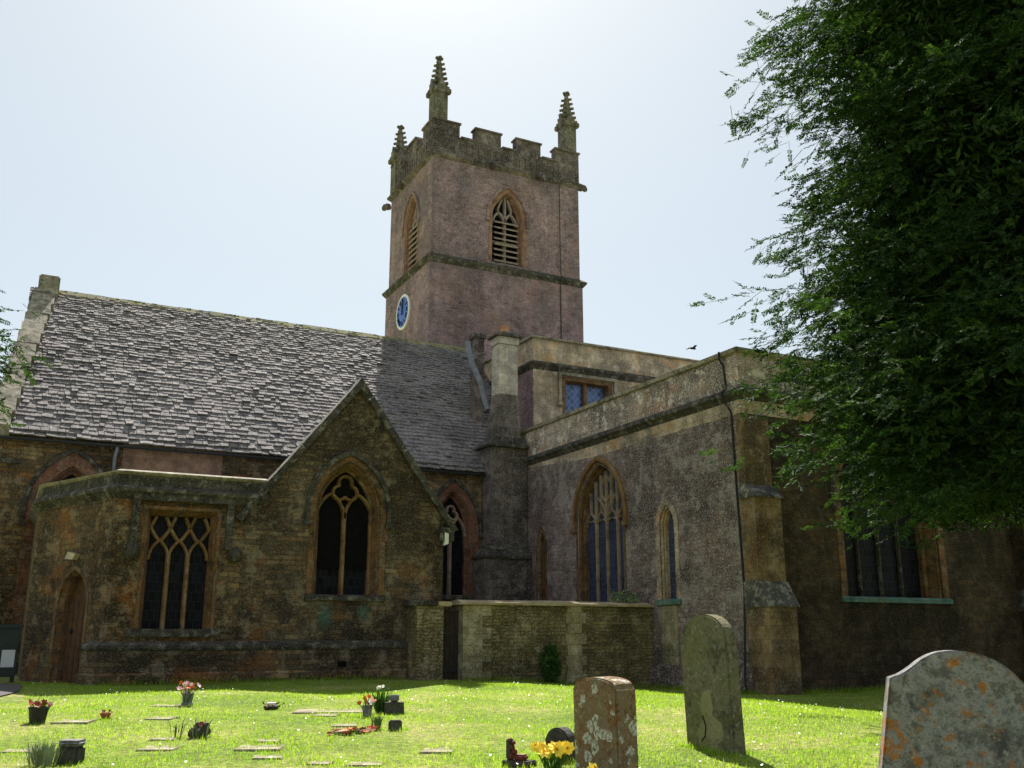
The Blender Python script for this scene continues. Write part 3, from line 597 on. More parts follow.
# outward is to the left when walking from east to west along the front
path_l = path[::-1]; SGN = -1
def pb(name, mat, prof, pth, label=None):
    mb = MB(); plan_band(mb, pth, prof); me = P(mb, name, mat, None, label)
    bm = bmesh.new(); bm.from_mesh(me.data); bmesh.ops.recalc_face_normals(bm, faces=bm.faces[:]); bm.to_mesh(me.data); bm.free(); return me
def out(prof): return [(-o, z) for o, z in prof]
OUT = lambda prof: prof
def side_ok():     # which sign points out of the building for this path order
    d = Vector(path[1]) - Vector(path[0]); return 1 if Vector((-d.y, d.x)).y < 0 else -1
sg = side_ok(); pr = lambda prof: [(o * sg, z) for o, z in prof]
pb('string_course', 'mould', pr([(.0, PSZ - .12), (.09, PSZ - .02), (.14, PSZ + .02), (.14, PSZ + .08), (.04, PSZ + .14), (-.3, PSZ + .14), (-.3, PSZ - .12)]), path)
pb('parapet', 'mould', pr([(.005, PSZ + .13), (.005, PT), (-.28, PT), (-.28, PSZ + .1)]), path)
pb('parapet_coping', 'coping', pr([(.05, PT + .03), (.06, PT + .06), (-.1, PT + .11), (-.32, PT + .11), (-.32, PT), (.0, PT)]), path)
mb = MB(); mb.rings([[(pc0[0], Yg + .2, 3.75), (pc1[0] + .2, pc1[1], 3.75), (pc1[0] + .2, 25.4, 3.75), (4.9, 25.4, 3.75), (4.9, Yg + .2, 3.75)], [(pc0[0], Yg + .2, 3.85), (pc1[0] + .2, pc1[1], 3.85), (pc1[0] + .2, 25.4, 3.85), (4.9, 25.4, 3.85), (4.9, Yg + .2, 3.85)]]); P(mb, 'flat_roof', 'lead')
# plinth under gable and porch
dpt = Vector(pc0) + Vector((cu.x, cu.y)) * .5
plp = [(7.46, Yg), pc0, (dpt.x, dpt.y)]
pb('plinth', 'gable', pr([(.0, -.3), (.10, -.3), (.10, .86), (.0, .93)]), plp)
pb('string_course', 'mould', pr([(.0, .84), (.115, .86), (.14, .90), (.14, .95), (.03, 1.02), (.0, 1.02)]), plp)
pb('plinth', 'rubble', pr([(.0, -.3), (.15, -.3), (.15, .42), (.10, .47), (.0, .47)]), plp)
mb = MB(); mb.box(6.0, 6.18, Yg - .105, Yg - .06, .52, .63); P(mb, 'air_vent', 'dark')

# ---- chapel
Xc, Yc0, Yc1, CSZ, CT = 13.2, 15.5, 25.45, 6.02, 6.92
fr = FX(Xc)
def tr_perp(cx, zb, zs, hw, za, n=4, w=.06):
    def f(mb, fr, depth):
        d0, d1 = depth - .02, depth + .065; lw = 2 * hw / n; s = zs - .02
        def top(x):     # underside of the arch
            r = za - zs; Rr = (hw * hw + r * r) / (2 * hw); xx = abs(x - cx) + Rr - hw; return zs + math.sqrt(max(0, Rr * Rr - xx * xx))
        for k in range(1, n): bar(mb, fr, [(cx - hw + lw * k, zb), (cx - hw + lw * k, s + .06)], w, d0, d1)
        for k in range(n):
            x0 = cx - hw + lw * k; c = x0 + lw / 2
            bar(mb, fr, ogee(x0 + .01, x0 + lw - .01, s - .1, s + .22, 5), w * .7, d0 + .004, d1)
            for sgn in (-1, 1): bar(mb, fr, [(c + sgn * lw * .42, s - .02), (c + sgn * lw * .16, s + .03)], w * .7, d0 + .01, d1)
            bar(mb, fr, [(c, s + .2), (c, top(c) - .02)], w * .6, d0 + .003, d1)
        for k in range(1, n):
            x = cx - hw + lw * k; t = top(x) - .02
            bar(mb, fr, [(x, s + .06), (x, t)], w * .75, d0 + .002, d1)
        for k in (1, 3):
            x = cx - hw + lw * k; sgn = 1 if k == 1 else -1
            bar(mb, fr, [(cx, s + .1), (cx - sgn * lw * .35, s + .42), (cx - sgn * lw * .9, s + .62)], w * .7, d0 + .006, d1)
        m = (top(cx) + s) / 2
        for sgn in (-1, 1): bar(mb, fr, [(cx, m - .2), (cx + sgn * lw * .45, m + .0), (cx + sgn * lw * .5, m + .25), (cx, m + .52)], w * .7, d0 + .008, d1)
    return f
wA = window(fr, -21.08, 1.75, 4.0, 1.06, 5.36, surround=.10, depth=.20, mat='orange', glass='glass_blue', hood='mullion_orange', tr=tr_perp(-21.08, 1.75, 3.98, 1.0, 5.24), trmat='trace_grey', hood_drop=.2, splay=.06)
wB = window(fr, -18.24, 1.9, 3.5, .27, 4.0, surround=.16, depth=.14, mat='ashlar_grey', glass='glass_blue', hood=None, sill='coppersill', splay=.05)
wC = window(fr, -24.15, 1.4, 3.55, .2, 3.95, surround=.1, depth=.2, mat='orange', glass='glass_dark', hood=None, sill=None, splay=.04)
mb = MB(); panel(mb, fr, rect(-Yc1, -Yc0, -.3, CSZ), [wA[1], wB[1], wC[1]], .5, False); P(mb, 'chapel_wall', 'chapel')
mb = MB(); mb.prism([(-18.55, -.2), (-17.92, -.2), (-17.95, 1.76), (-18.5, 1.76)], fr, -.035, .05); P(mb, 'blocked_opening', 'quoin')
mb = MB()
mb.prism([(-Yc1, .0), (-Yc0, .0), (-Yc0, .5), (-Yc1, .5)], lambda a, b, d: fr(a, b, d if d > -.05 else d * (1 - b)), -.14, .05); P(mb, 'plinth', 'chapel')
fr2 = FY(Yc0)
wD = window(fr2, 17.25, 1.92, 4.1, 1.42, 5.45, surround=.2, depth=.40, mat='orange', glass='glass_dark', hood='mould', sill='coppersill',
            tr=tr_perp(17.25, 1.92, 4.1, 1.26, 5.2), trmat='mould', splay=.14)  # dark moulding stone on this tracery puts the yew's shade into its colour
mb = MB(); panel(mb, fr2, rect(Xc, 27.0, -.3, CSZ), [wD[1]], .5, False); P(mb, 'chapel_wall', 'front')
chp = [(Xc + .02, Yc1), (Xc, Yc0), (27.0, Yc0)]
d = Vector(chp[1]) - Vector(chp[0]); s2 = 1 if Vector((-d.y, d.x)).x < 0 else -1; pr2 = lambda prof: [(o * s2, z) for o, z in prof]
pb('string_course', 'mould', pr2([(.0, CSZ - .14), (.08, CSZ - .04), (.15, CSZ), (.15, CSZ + .07), (.04, CSZ + .15), (-.3, CSZ + .15), (-.3, CSZ - .14)]), chp)
pb('frieze', 'ashlar_grey', pr2([(.012, CSZ - .42), (.02, CSZ - .13), (-.2, CSZ - .13), (-.2, CSZ - .42)]), chp)
pb('parapet', 'parapet', pr2([(.005, CSZ + .14), (.005, CT), (-.35, CT), (-.35, CSZ + .1)]), chp)
pb('parapet_coping', 'coping', pr2([(.07, CT), (.09, CT + .05), (.09, CT + .09), (-.12, CT + .16), (-.42, CT + .14), (-.42, CT)]), chp)
mb = MB(); mb.box(Xc + .3, 27, Yc0 + .3, Yc1 + .5, CSZ - .1, CSZ + .1); P(mb, 'flat_roof', 'lead')
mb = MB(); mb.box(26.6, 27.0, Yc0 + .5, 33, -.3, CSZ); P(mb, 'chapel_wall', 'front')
# corner buttress, two weathered offsets
def buttress(x0, x1, y, stages, mat, fr_=None):     # stages: [(z0, z1, projection)], offsets between
    mb = MB(); mos = []
    for i, (z0, z1, p) in enumerate(stages):
        mb.box(x0 - .001 * i, x1 - .0 * i, y - p, y + .1, z0, z1)
        if i + 1 < len(stages):
            q = stages[i + 1][2]; z2 = stages[i + 1][0]
            mo = MB(); mos.append(mo); mo.rings([[(x0 - .04, y - p - .05, z1), (x0 - .04, y + .1, z1), (x0 - .04, y + .1, z2), (x0 - .04, y - q, z2), (x0 - .04, y - p - .05, z1 + .04)], [(x1 + .04, y - p - .05, z1), (x1 + .04, y + .1, z1), (x1 + .04, y + .1, z2), (x1 + .04, y - q, z2), (x1 + .04, y - p - .05, z1 + .04)]])
    b = P(mb, 'buttress', mat)
    for mo in mos: P(mo, 'offset', 'slate_offset', b)
    return b
buttress(Xc - .05, 13.84, Yc0, [(-.3, 1.66, .56), (2.16, 3.82, .32), (4.1, 5.55, .1)], 'buttress_tan')
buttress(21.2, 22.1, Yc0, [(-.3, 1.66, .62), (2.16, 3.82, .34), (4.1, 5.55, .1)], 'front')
mb = MB(); mb.tube([(Xc - .11, 15.95, CT + .1), (Xc - .12, 15.95, CT - .05), (Xc - .03, 15.93, CT - .2), (Xc - .03, 15.88, CSZ + .2), (Xc - .18, 15.86, CSZ + .06), (Xc - .17, 15.84, CSZ - .06), (Xc - .03, 15.76, CSZ - .35), (Xc - .03, 15.72, 4.0), (Xc - .03, 15.66, 2.0), (Xc - .17, 15.62, .3), (Xc - .17, 15.6, -.05)], .022, 6); P(mb, 'lightning_conductor', 'iron')

# ---- clerestory block beyond the chapel
Xk, Yk, KS, KT = 13.95, 26.0, 9.36, 10.22
fr = FY(Yk)
kx0, kx1, kz0, kz1 = 15.1, 16.75, 7.55, 8.98
mb = MB(); panel(mb, fr, rect(Xk, 27, 5.5, KS), [rect(kx0, kx1, kz0, kz1)], .4, False); P(mb, 'clerestory_wall', 'ashlar_grey')
mb = MB(); panel(mb, FX(Xk), rect(-33, -Yk, 5.5, KS), [], .3, False); P(mb, 'clerestory_wall', 'tower')
def kq(o): return [(kx1 + o, kz0 - o), (kx1 + o, kz1 + o), (kx0 - o, kz1 + o), (kx0 - o, kz0 - o)]
mb = MB(); ring(mb, fr, [(kq(.10), .01), (kq(.10), -.012), (kq(-.02), -.012), (kq(-.06), .2), (kq(-.06), .3)], True); wk = P(mb, 'window', 'orange')
mb = MB(); V, T = tess(kq(-.02), []); mb.mesh([fr(a, b, .26) for a, b in V], T); P(mb, 'glass', 'glass_sky', wk)
mb = MB(); bar(mb, fr, [((kx0 + kx1) / 2, kz0), ((kx0 + kx1) / 2, kz1)], .13, .1, .25); P(mb, 'mullion', 'orange', wk)
mb = MB(); mb.box(kx0 - .26, kx1 + .26, Yk - .1, Yk, kz1 + .12, kz1 + .22)
for x in (kx0 - .26, kx1 + .16): mb.box(x + .001, x + .099, Yk - .09, Yk, kz1 - .75, kz1 + .121); mb.lathe([(.03, -.12), (.11, -.07), (.11, .02), (.05, .06)], (x + .05, Yk - .05, kz1 - .8), 10)
P(mb, 'hood_mould', 'coping', wk)
kp = [(Xk, 33), (Xk, Yk), (27.0, Yk)]
pb('string_course', 'mould', pr2([(.0, KS - .16), (.08, KS - .06), (.14, KS), (.14, KS + .06), (.02, KS + .12), (-.3, KS + .12), (-.3, KS - .16)]), kp)
pb('parapet', 'ashlar_grey', pr2([(.005, KS + .11), (.005, KT), (-.35, KT), (-.35, KS + .1)]), kp)
pb('parapet_coping', 'coping', pr2([(.09, KT), (.10, KT + .05), (-.1, KT + .13), (-.4, KT + .1), (-.4, KT)]), kp)
mb = MB(); mb.box(Xk + .3, 27, Yk + .3, 33, KS, KS + .15); mb.box(26.7, 27, Yk + .4, 33, 5.5, KS); P(mb, 'flat_roof', 'lead')

# ---- stair turret / chimney stack in the corner
mb = MB(); mb.box(11.72, 13.18, 24.75, 25.6, -.3, 3.2); st = P(mb, 'stack', 'stack_rubble')
def off(mb, x0, x1, y, y1, z0, X0, X1, Y, z1): mb.rings([[(x0, y, z0), (x1, y, z0), (x1, y1, z0), (x0, y1, z0)], [(x0, y, z0 + .06), (x1, y, z0 + .06), (x1, y1, z0 + .06), (x0, y1, z0 + .06)], [(X0, Y, z1), (X1, Y, z1), (X1, y1, z1), (X0, y1, z1)]])
mb = MB(); off(mb, 11.66, 13.185, 24.68, 25.6, 3.2, 12.0, 13.18, 24.95, 3.62); P(mb, 'offset', 'mould', st)
mb = MB(); mb.box(12.0, 13.17, 24.95, 25.7, 3.62, 6.4); P(mb, 'stack', 'stack_rubble')
mb = MB(); off(mb, 11.86, 13.19, 24.84, 25.9, 6.4, 12.16, 13.05, 25.0, 6.72); P(mb, 'offset', 'mould', st)
mb = MB(); mb.rings([[(12.16, 25.0, 6.72), (13.0, 25.0, 6.72), (13.0, 25.7, 6.72), (12.16, 25.7, 6.72)], [(12.27, 25.02, 8.0), (12.93, 25.02, 8.0), (12.93, 25.53, 8.0), (12.27, 25.53, 8.0)]]); P(mb, 'stack', 'stack_rubble')
mb = MB(); mb.box(12.28, 12.92, 25.03, 25.52, 8.0, 9.55, .015); mb.box(12.25, 12.95, 25.0, 25.55, 9.55, 9.78, .01); P(mb, 'chimney_shaft', 'ashlar_shaft')
mb = MB(); off(mb, 12.18, 13.02, 24.93, 25.62, 9.78, 12.40, 12.80, 25.1, 9.96); P(mb, 'chimney_cap', 'mould')
mb = MB(); mb.lathe([(.16, 9.96), (.16, 10.02), (.13, 10.05), (.13, 10.12), (.15, 10.13), (.15, 10.17), (.01, 10.2)], (12.60, 25.3, 0), 14); P(mb, 'chimney_pot', 'clay', smooth=True)
mb = MB(); mb.box(12.5, 12.82, 27.2, 27.55, 7.6, 10.35); mb.box(12.45, 12.87, 27.15, 27.6, 10.35, 10.5); P(mb, 'chimney_shaft', 'battlement')
mb = MB(); mb.tube([(11.95, 26.6, 9.95), (11.98, 26.3, 9.2), (12.1, 25.9, 8.5), (12.2, 25.6, 7.6)], .09, 8); mb.box(11.95, 12.4, 26.9, 27.1, 9.55, 9.68); P(mb, 'lead_flashing', 'lead')

# ---- tower
X0t, X1t, Y0t, Y1t, TS, TC = 13.2, 20.08, 33.0, 37.95, 15.35, 19.72
fT, fTL = FY(Y0t + .06), FX(X0t + .07)
def tr_bel(cx, zb, zs, hw, za):
    def f(mb, fr, depth):
        d0, d1 = depth - .1, depth + .1; w = .13
        bar(mb, fr, [(cx, zb), (cx, zs + .1)], w, d0, d1)
        for sg_ in (-1, 1):
            a, b = sorted((cx, cx + sg_ * (hw - .08))); bar(mb, fr, ogee(a, b, zs - .15, zs + .33), w * .8, d0, d1)
            bar(mb, fr, [(cx + sg_ * hw * .45, zs + .3), (cx + sg_ * hw * .5, zs + .5), (cx + sg_ * hw * .2, zs + .95)], w * .7, d0, d1)
        bar(mb, fr, [(cx, zs + .05), (cx + .02, zs + .5), (cx, zs + 1.05)], w * .8, d0, d1)
        bar(mb, fr, [(cx - hw, (zb + zs) / 2), (cx + hw, (zb + zs) / 2)], w, d0 + .02, d1)
    return f
def louvres(fr, cx, zb, zs, hw, w):
    mb = MB(); z = zb + .1
    while z < zs - .05:
        mb.rings([[fr(cx - hw + .1, z, .12), fr(cx + hw - .1, z, .12), fr(cx + hw - .1, z + .05, .10), fr(cx - hw + .1, z + .05, .10)], [fr(cx - hw + .1, z + .14, .34), fr(cx + hw - .1, z + .14, .34), fr(cx + hw - .1, z + .18, .33), fr(cx - hw + .1, z + .18, .33)]]); z += .24
    P(mb, 'louvre_boards', 'louvre', w)
b1 = window(fT, 16.6, 15.62, 17.55, .70, 18.75, surround=.16, depth=.34, mat='tower_dress', glass='dark', hood='tower', sill=None, tr=tr_bel(16.6, 15.62, 17.6, .62, 18.6), trmat='louvre', hood_drop=.1, splay=.1)  # no panes in the belfry: dark sheets stand for the unlit bell chamber
louvres(fT, 16.6, 15.62, 17.6, .64, b1[0])
b2 = window(fTL, -35.3, 15.62, 17.55, .70, 18.75, surround=.16, depth=.34, mat='tower_dress', glass='dark', hood='tower', sill=None, tr=tr_bel(-35.3, 15.62, 17.6, .62, 18.6), trmat='louvre', hood_drop=.1, splay=.1)
louvres(fTL, -35.3, 15.62, 17.6, .64, b2[0])
mb = MB(); panel(mb, fT, rect(X0t + .07, X1t - .09, TS, TC), [b1[1]], .3, False); panel(mb, fTL, rect(-Y1t + .1, -Y0t - .06, TS, TC), [b2[1]], .3, False)
mb.face([(X1t - .09, Y0t + .06, TS), (X1t - .09, Y1t - .1, TS), (X1t - .09, Y1t - .1, TC), (X1t - .09, Y0t + .06, TC)]); mb.face([(X1t - .09, Y1t - .1, TS), (X0t + .07, Y1t - .1, TS), (X0t + .07, Y1t - .1, TC), (X1t - .09, Y1t - .1, TC)])
P(mb, 'tower_wall', 'tower')
mb = MB(); mb.box(X0t, X1t, Y0t, Y1t, 0, TS - .02); P(mb, 'tower_wall', 'tower')
sqp = lambda i: [(X0t + i, Y1t - i), (X0t + i, Y0t + i), (X1t - i, Y0t + i), (X1t - i, Y1t - i)]
def sqband(name, mat, prof, i=0.0):
    mb = MB(); x0, x1, y0, y1 = X0t + i, X1t - i, Y0t + i, Y1t - i; rr = []
    for cx_, cy_, sx, sy in ((x0, y0, -1, -1), (x1, y0, 1, -1), (x1, y1, 1, 1), (x0, y1, -1, 1), (x0, y0, -1, -1)): rr.append([(cx_ + sx * o, cy_ + sy * o, z) for o, z in prof])
    mb.rings(rr, True, False); mb.f = [f[::-1] for f in mb.f]
    return P(mb, name, mat)
sqband('string_course', 'mould', [(-.2, TS - .2), (.02, TS - .2), (.13, TS - .06), (.15, TS + .02), (-.08, TS + .2), (-.2, TS + .2)])
sqband('cornice', 'battlement', [(-.3, TC - .1), (.0, TC - .1), (.14, TC + .04), (.16, TC + .12), (.02, TC + .24), (-.3, TC + .24)], .07)
mb = MB(); i = .05; x0, x1, y0, y1 = X0t + i, X1t - i, Y0t + i, Y1t - i; th = .34; zc, zm_ = 20.68, 21.28; zb = TC + .2
def merlons(a0, a1, n):
    w = (a1 - a0) / (2 * n - 1 + .6); out_ = []; m = w * 1.3; g_ = (a1 - a0 - n * m) / (n - 1)
    return [(a0 + k * (m + g_), a0 + k * (m + g_) + m) for k in range(n)]
mc = MB()
for yy in (y0, y1 - th):
    mb.box(x0, x1, yy, yy + th, zb, zc)
    for a, b in merlons(x0, x1, 4): mb.box(a, b, yy + .001, yy + th - .001, zc, zm_); mc.box(a - .05, b + .05, yy - .06, yy + th + .06, zm_, zm_ + .07)
    ms = merlons(x0, x1, 4)
    for (a, b), (c, d_) in zip(ms, ms[1:]): mc.box(b + .05, c - .05, yy - .06, yy + th + .06, zc, zc + .09)
for xx in (x0, x1 - th):
    mb.box(xx, xx + th, y0 + th, y1 - th, zb, zc)
    ms = merlons(y0, y1, 3)
    for a, b in ms:
        a2, b2_ = max(a, y0 + th + .06), min(b, y1 - th - .06); mb.box(xx + .001, xx + th - .001, a2, b2_, zc, zm_); mc.box(xx - .06, xx + th + .06, a2 + .001, b2_ + .05, zm_ + .002, zm_ + .102)
    for (a, b), (c, d_) in zip(ms, ms[1:]): mc.box(xx - .06, xx + th + .06, b + .05, c - .05, zc, zc + .09)
pp = P(mb, 'battlement', 'battlement'); P(mc, 'coping', 'battlement', pp)
mb = MB(); a_, n2 = x0 + .12, 0     # sunk panels on the parapet faces
while a_ < x1 - .15: mb.box(a_, a_ + .05, y0 - .03, y0 + .01, zb + .08, zc - .12); a_ += .27
a_ = y0 + .12
while a_ < y1 - .15: mb.box(x0 - .03, x0 + .01, a_, a_ + .05, zb + .08, zc - .12); a_ += .27
P(mb, 'panel_ribs', 'battlement', pp)
mb = MB(); mb.box(X0t + .3, X1t - .3, Y0t + .3, Y1t - .3, TC, TC + .3); P(mb, 'tower_roof', 'lead')
def pinnacle(cx, cy, z0, ht):
    mb = MB(); h = .30
    mb.box(cx - h, cx + h, cy - h, cy + h, z0, z0 + ht * .48, .02); mb.box(cx - h - .05, cx + h + .05, cy - h - .05, cy + h + .05, z0 + ht * .47, z0 + ht * .5)
    b = z0 + ht * .5; top = z0 + ht * .93
    mb.rings([[(cx + sx * r, cy + sy * r, z) for sx, sy in ((-1, -1), (1, -1), (1, 1), (-1, 1))] for r, z in ((h * .82, b), (h * .55, b + (top - b) * .35), (.06, top))])
    for dx, dy in ((1, 0), (-1, 0), (0, 1), (0, -1)):   # gablets
        px, py = cx + dx * h, cy + dy * h; ux, uy = -dy, dx; f = lambda a, z, d_: Vector((px + ux * a + dx * d_, py + uy * a + dy * d_, z))
        mb.prism([(-h * .95, b), (h * .95, b), (0, b + ht * .17)], f, -.1, .05)
    pn = P(mb, 'pinnacle', 'pinnacle')
    mb = MB()
    for k in range(6):
        z = b + (top - b) * (k + .6) / 6.3; t = (z - b) / (top - b); r = (h * .82 + (h * .55 - h * .82) * t / .35) if t < .35 else (h * .55 + (.06 - h * .55) * (t - .35) / .65)
        for sx, sy in ((-1, -1), (1, -1), (1, 1), (-1, 1)):
            c = Vector((cx + sx * (r + .03), cy + sy * (r + .03), z)); q = .042 * (1.3 - .4 * t)
            mb.rings([[c + Vector((sx * o - sy * p_, sy * o + sx * p_, zz)) for o, p_ in ((-q, -q), (q * 1.5, -q * .6), (q * 1.5, q * .6), (-q, q))] for zz in (-q, q * .9)])
    for dx, dy in ((1, 1), (-1, 1), (1, -1), (-1, -1)): mb.box(cx + dx * h - .11, cx + dx * h + .11, cy + dy * h - .11, cy + dy * h + .11, b - .14, b + .08, .03)
    P(mb, 'crockets', 'pinnacle', pn)
    mb = MB(); mb.lathe([(.05, 0), (.09, .03), (.05, .08), (.04, .14)], (cx, cy, top - .02), 8)
    for dx, dy in ((1, 0), (-1, 0), (0, 1), (0, -1)): mb.box(cx + dx * .1 - .07, cx + dx * .1 + .07, cy + dy * .1 - .07, cy + dy * .1 + .07, top + .08, top + .2, .03)
    mb.box(cx - .06, cx + .06, cy - .06, cy + .06, top + .1, z0 + ht, .025); P(mb, 'finial', 'pinnacle', pn)
for cx_, cy_, z_ in ((X0t + .38, Y0t + .38, 21.0), (X1t - .42, Y0t + .38, 21.0), (X0t + .30, Y1t - .35, 19.9), (X1t - .42, Y1t - .4, 19.35)): pinnacle(cx_, cy_, z_, 3.4)
def gargoyle(x, y, z, dx, dy):
    mb = MB(); c = Vector((x, y, z)); o = Vector((dx, dy, 0)).normalized(); s_ = Vector((-o.y, o.x, 0)); rr = []
    for t, r, dz in ((-.05, .13, 0), (.08, .17, .02), (.15, .13, .02), (.22, .16, .0), (.30, .11, -.04), (.34, .04, -.05)):
        rr.append([c + o * t + s_ * (r * math.cos(2 * math.pi * k / 8)) + Vector((0, 0, dz + r * math.sin(2 * math.pi * k / 8))) for k in range(8)])
    mb.rings(rr); g_ = P(mb, 'gargoyle', 'battlement', smooth=True); return g_
gargoyle(15.9, Y0t - .02, TC + .02, 0, -1); gb = gargoyle(18.05, Y0t - .02, TC + .02, 0, -1)
mb = MB(); mb.tube([(18.05, Y0t - .3, TC), (18.1, Y0t - .45, TC - .25)], .05, 8); P(mb, 'spout', 'lead', gb)
gargoyle(X1t, Y0t + .1, TC + .02, 1, -.3); gargoyle(X0t + .05, 36.4, TC + .02, -1, 0); gargoyle(X0t, Y0t, TC + .05, -1, -1); gargoyle(X0t, Y1t, TC - .3, -1, 1)
mb = MB(); mb.tube([(19.0, Y0t - .02, 19.6), (19.0, Y0t - .05, TS + .3), (19.0, Y0t - .2, TS), (19.0, Y0t - .04, TS - .3), (19.0, Y0t - .04, 10)], .02, 5); P(mb, 'lightning_conductor', 'iron')
# clock on the west face
fc = FX(X0t); cc = (-35.7, 13.85); rc = .74
mb = MB(); C = [(cc[0] + rc * math.cos(2 * math.pi * k / 40), cc[1] + rc * math.sin(2 * math.pi * k / 40)) for k in range(40)]; mb.prism(C, fc, -.06, .02); ck = P(mb, 'clock', 'white')
mb = MB(); C = [(cc[0] + rc * .86 * math.cos(2 * math.pi * k / 40), cc[1] + rc * .86 * math.sin(2 * math.pi * k / 40)) for k in range(40)]; mb.prism(C, fc, -.072, -.05); P(mb, 'dial', 'dial', ck)
mb = MB(); num = ['XII', 'I', 'II', 'III', 'IIII', 'V', 'VI', 'VII', 'VIII', 'IX', 'X', 'XI']
for k, s_ in enumerate(num):
    a = -R(30 * k) + R(90); rd = Vector((math.cos(a), math.sin(a))); tg = Vector((rd.y, -rd.x)); h_ = .095; adv = {'I': .055, 'V': .09, 'X': .09}; tot = sum(adv[c] for c in s_); x = -tot / 2; mid = Vector(cc) + rd * rc * .66
    for c in s_:
        w_ = adv[c]; st_ = {'I': [((.5, -1), (.5, 1))], 'V': [((.05, 1), (.5, -1)), ((.95, 1), (.5, -1))], 'X': [((.08, 1), (.92, -1)), ((.92, 1), (.08, -1))]}[c]
        for (p0, p1) in st_:
            A = mid + tg * (x + p0[0] * w_) + rd * p0[1] * h_; B = mid + tg * (x + p1[0] * w_) + rd * p1[1] * h_; dv = (B - A).normalized(); nv = Vector((-dv.y, dv.x)) * .02
            mb.mesh([fc(*(q), -.0745) for q in (A - nv, B - nv, B + nv, A + nv)], [(0, 1, 2, 3), (3, 2, 1, 0)])
        x += w_
P(mb, 'numerals', 'white', ck)
for ang, ln, w_ in ((R(90 - 12), .50, .035), (R(90 - 28 * 12.9), .40, .05)):
    mb = MB(); dv = Vector((math.cos(ang), math.sin(ang))); nv = Vector((-dv.y, dv.x)); c0 = Vector(cc)
    q = [c0 - dv * .12 - nv * w_, c0 + dv * ln * .7 - nv * w_ * .8, c0 + dv * ln, c0 + dv * ln * .7 + nv * w_ * .8, c0 - dv * .12 + nv * w_]; mb.prism([tuple(p) for p in q], fc, -.1 - w_ * .3, -.085 - w_ * .3 + .01); P(mb, 'clock_hand', 'iron', ck)

# ------------------------------------------------------------------ yard wall with gate
yw = thing('stone_wall', 'low coursed stone yard wall with pale coping joining gable and chapel', 'wall', (10.5, 19.1, .1)); YO = (10.5, 19.1, .1)
def Q(mb, name, mat, parent=yw, off=YO, label=None, smooth=False):
    o = mb.build(name, mat, parent, off, smooth)
    if label: o['label'] = label
    return o
Yw0, Yw1 = 18.9, 19.32
mb = MB(); mb.box(8.49, 13.3, Yw0, Yw1, -.3, 1.74); Q(mb, 'wall_body', 'yardwall')
mb = MB(); z = .0; k = 0
while z < 1.7:
    h_ = rng.uniform(.18, .27); e = 8.49 + (.62 if k % 2 else .42); mb.box(8.47, e, Yw0 - .02 - .003 * (k % 2), Yw1 + .01, z + .004, min(z + h_, 1.735)); z += h_; k += 1
Q(mb, 'quoins', 'quoin')
mb = MB(); z = -.1; k = 0
while z < 1.7:
    h_ = rng.uniform(.18, .27); q = .12 if k % 2 else 0; mb.box(10.95 - q * .3, 11.3 + q, Yw0 - .022, Yw0 + .05, z + .004, min(z + h_, 1.735)); z += h_; k += 1
Q(mb, 'quoins', 'quoin')
mb = MB(); x = 8.40; rg = random.Random(4)
while x < 13.15:
    l = min(rg.uniform(.55, .95), 13.17 - x); q = rg.uniform(-.01, .01); mb.rings([[(x, Yw0 - .09, 1.74), (x, Yw0 - .1, 1.79 + q), (x, Yw0 + .16, 1.85 + q), (x, Yw1 + .06, 1.83 + q), (x, Yw1 + .06, 1.74)], [(x + l - .01, Yw0 - .09, 1.74), (x + l - .01, Yw0 - .1, 1.79 + q), (x + l - .01, Yw0 + .16, 1.85 + q), (x + l - .01, Yw1 + .06, 1.83 + q), (x + l - .01, Yw1 + .06, 1.74)]]); x += l
Q(mb, 'wall_coping', 'coping_pale')
mb = MB(); mb.box(7.47, 8.06, Yw0 + .05, Yg + .05, -.3, 1.70); Q(mb, 'gate_pier', 'yardwall')
mb = MB(); mb.box(7.38, 7.9, Yw0 - .03, Yg - .02, 1.70, 1.82, .015); Q(mb, 'pier_coping', 'mould'); mb = MB(); mb.box(7.91, 8.22, Yw0 - .03, Yg - .02, 1.70, 1.80, .02); Q(mb, 'pier_coping', 'coping_pale')
mb = MB()
for k in range(4): mb.box(8.075 + k * .1, 8.168 + k * .1, Yw0 + .22, Yw0 + .27 + .004 * (k % 2), .14, 1.62)
gt = Q(mb, 'gate', 'wood'); mb = MB(); mb.box(8.0, 8.3, Yw0 + .19, Yw0 + .222, 1.12, 1.2); mb.box(8.07, 8.45, Yw0 + .19, Yw0 + .222, .4, .46); Q(mb, 'hinge', 'iron', gt)

# ivy growing against the wall and fern on its coping
def leafclump(name, label, cat, loc, n, rad, leaf, mat, up=.0, flat=(1, 1, 1), seed=1, stem=True):
    r = np.random.default_rng(seed); root = thing(name, label, cat, loc); mb = MB()
    for k in range(n):
        d_ = r.normal(size=3); d_ /= np.linalg.norm(d_); p = Vector(d_ * np.array(flat) * rad * r.uniform(.3, 1) ** .6) + Vector((0, 0, up))
        a = Vector(r.normal(size=3)).normalized(); b = a.cross(Vector(r.normal(size=3))).normalized(); s_ = leaf * r.uniform(.6, 1.3)
        mb.face([p - a * s_, p + b * s_ * .55, p + a * s_, p - b * s_ * .55])
    mb.build('leaves', mat, root)
    if stem:
        mb = MB()
        for k in range(3): mb.tube([(.03 * (k - 1), 0, -.15 if up > .1 else 0), (.06 * (k - 1), 0, up * .6), (.12 * (k - 1), 0, up * 1.2)], [.012, .009, .004], 5)
        mb.build('stem', 'stalk', root)
    return root
leafclump('ivy_plant', 'small green ivy bush growing at the foot of the yard wall', 'plant', (10.45, 18.76, gz(10.45, 18.76)), 700, .45, .05, 'ivy', .40, (.55, .28, .95), 3)
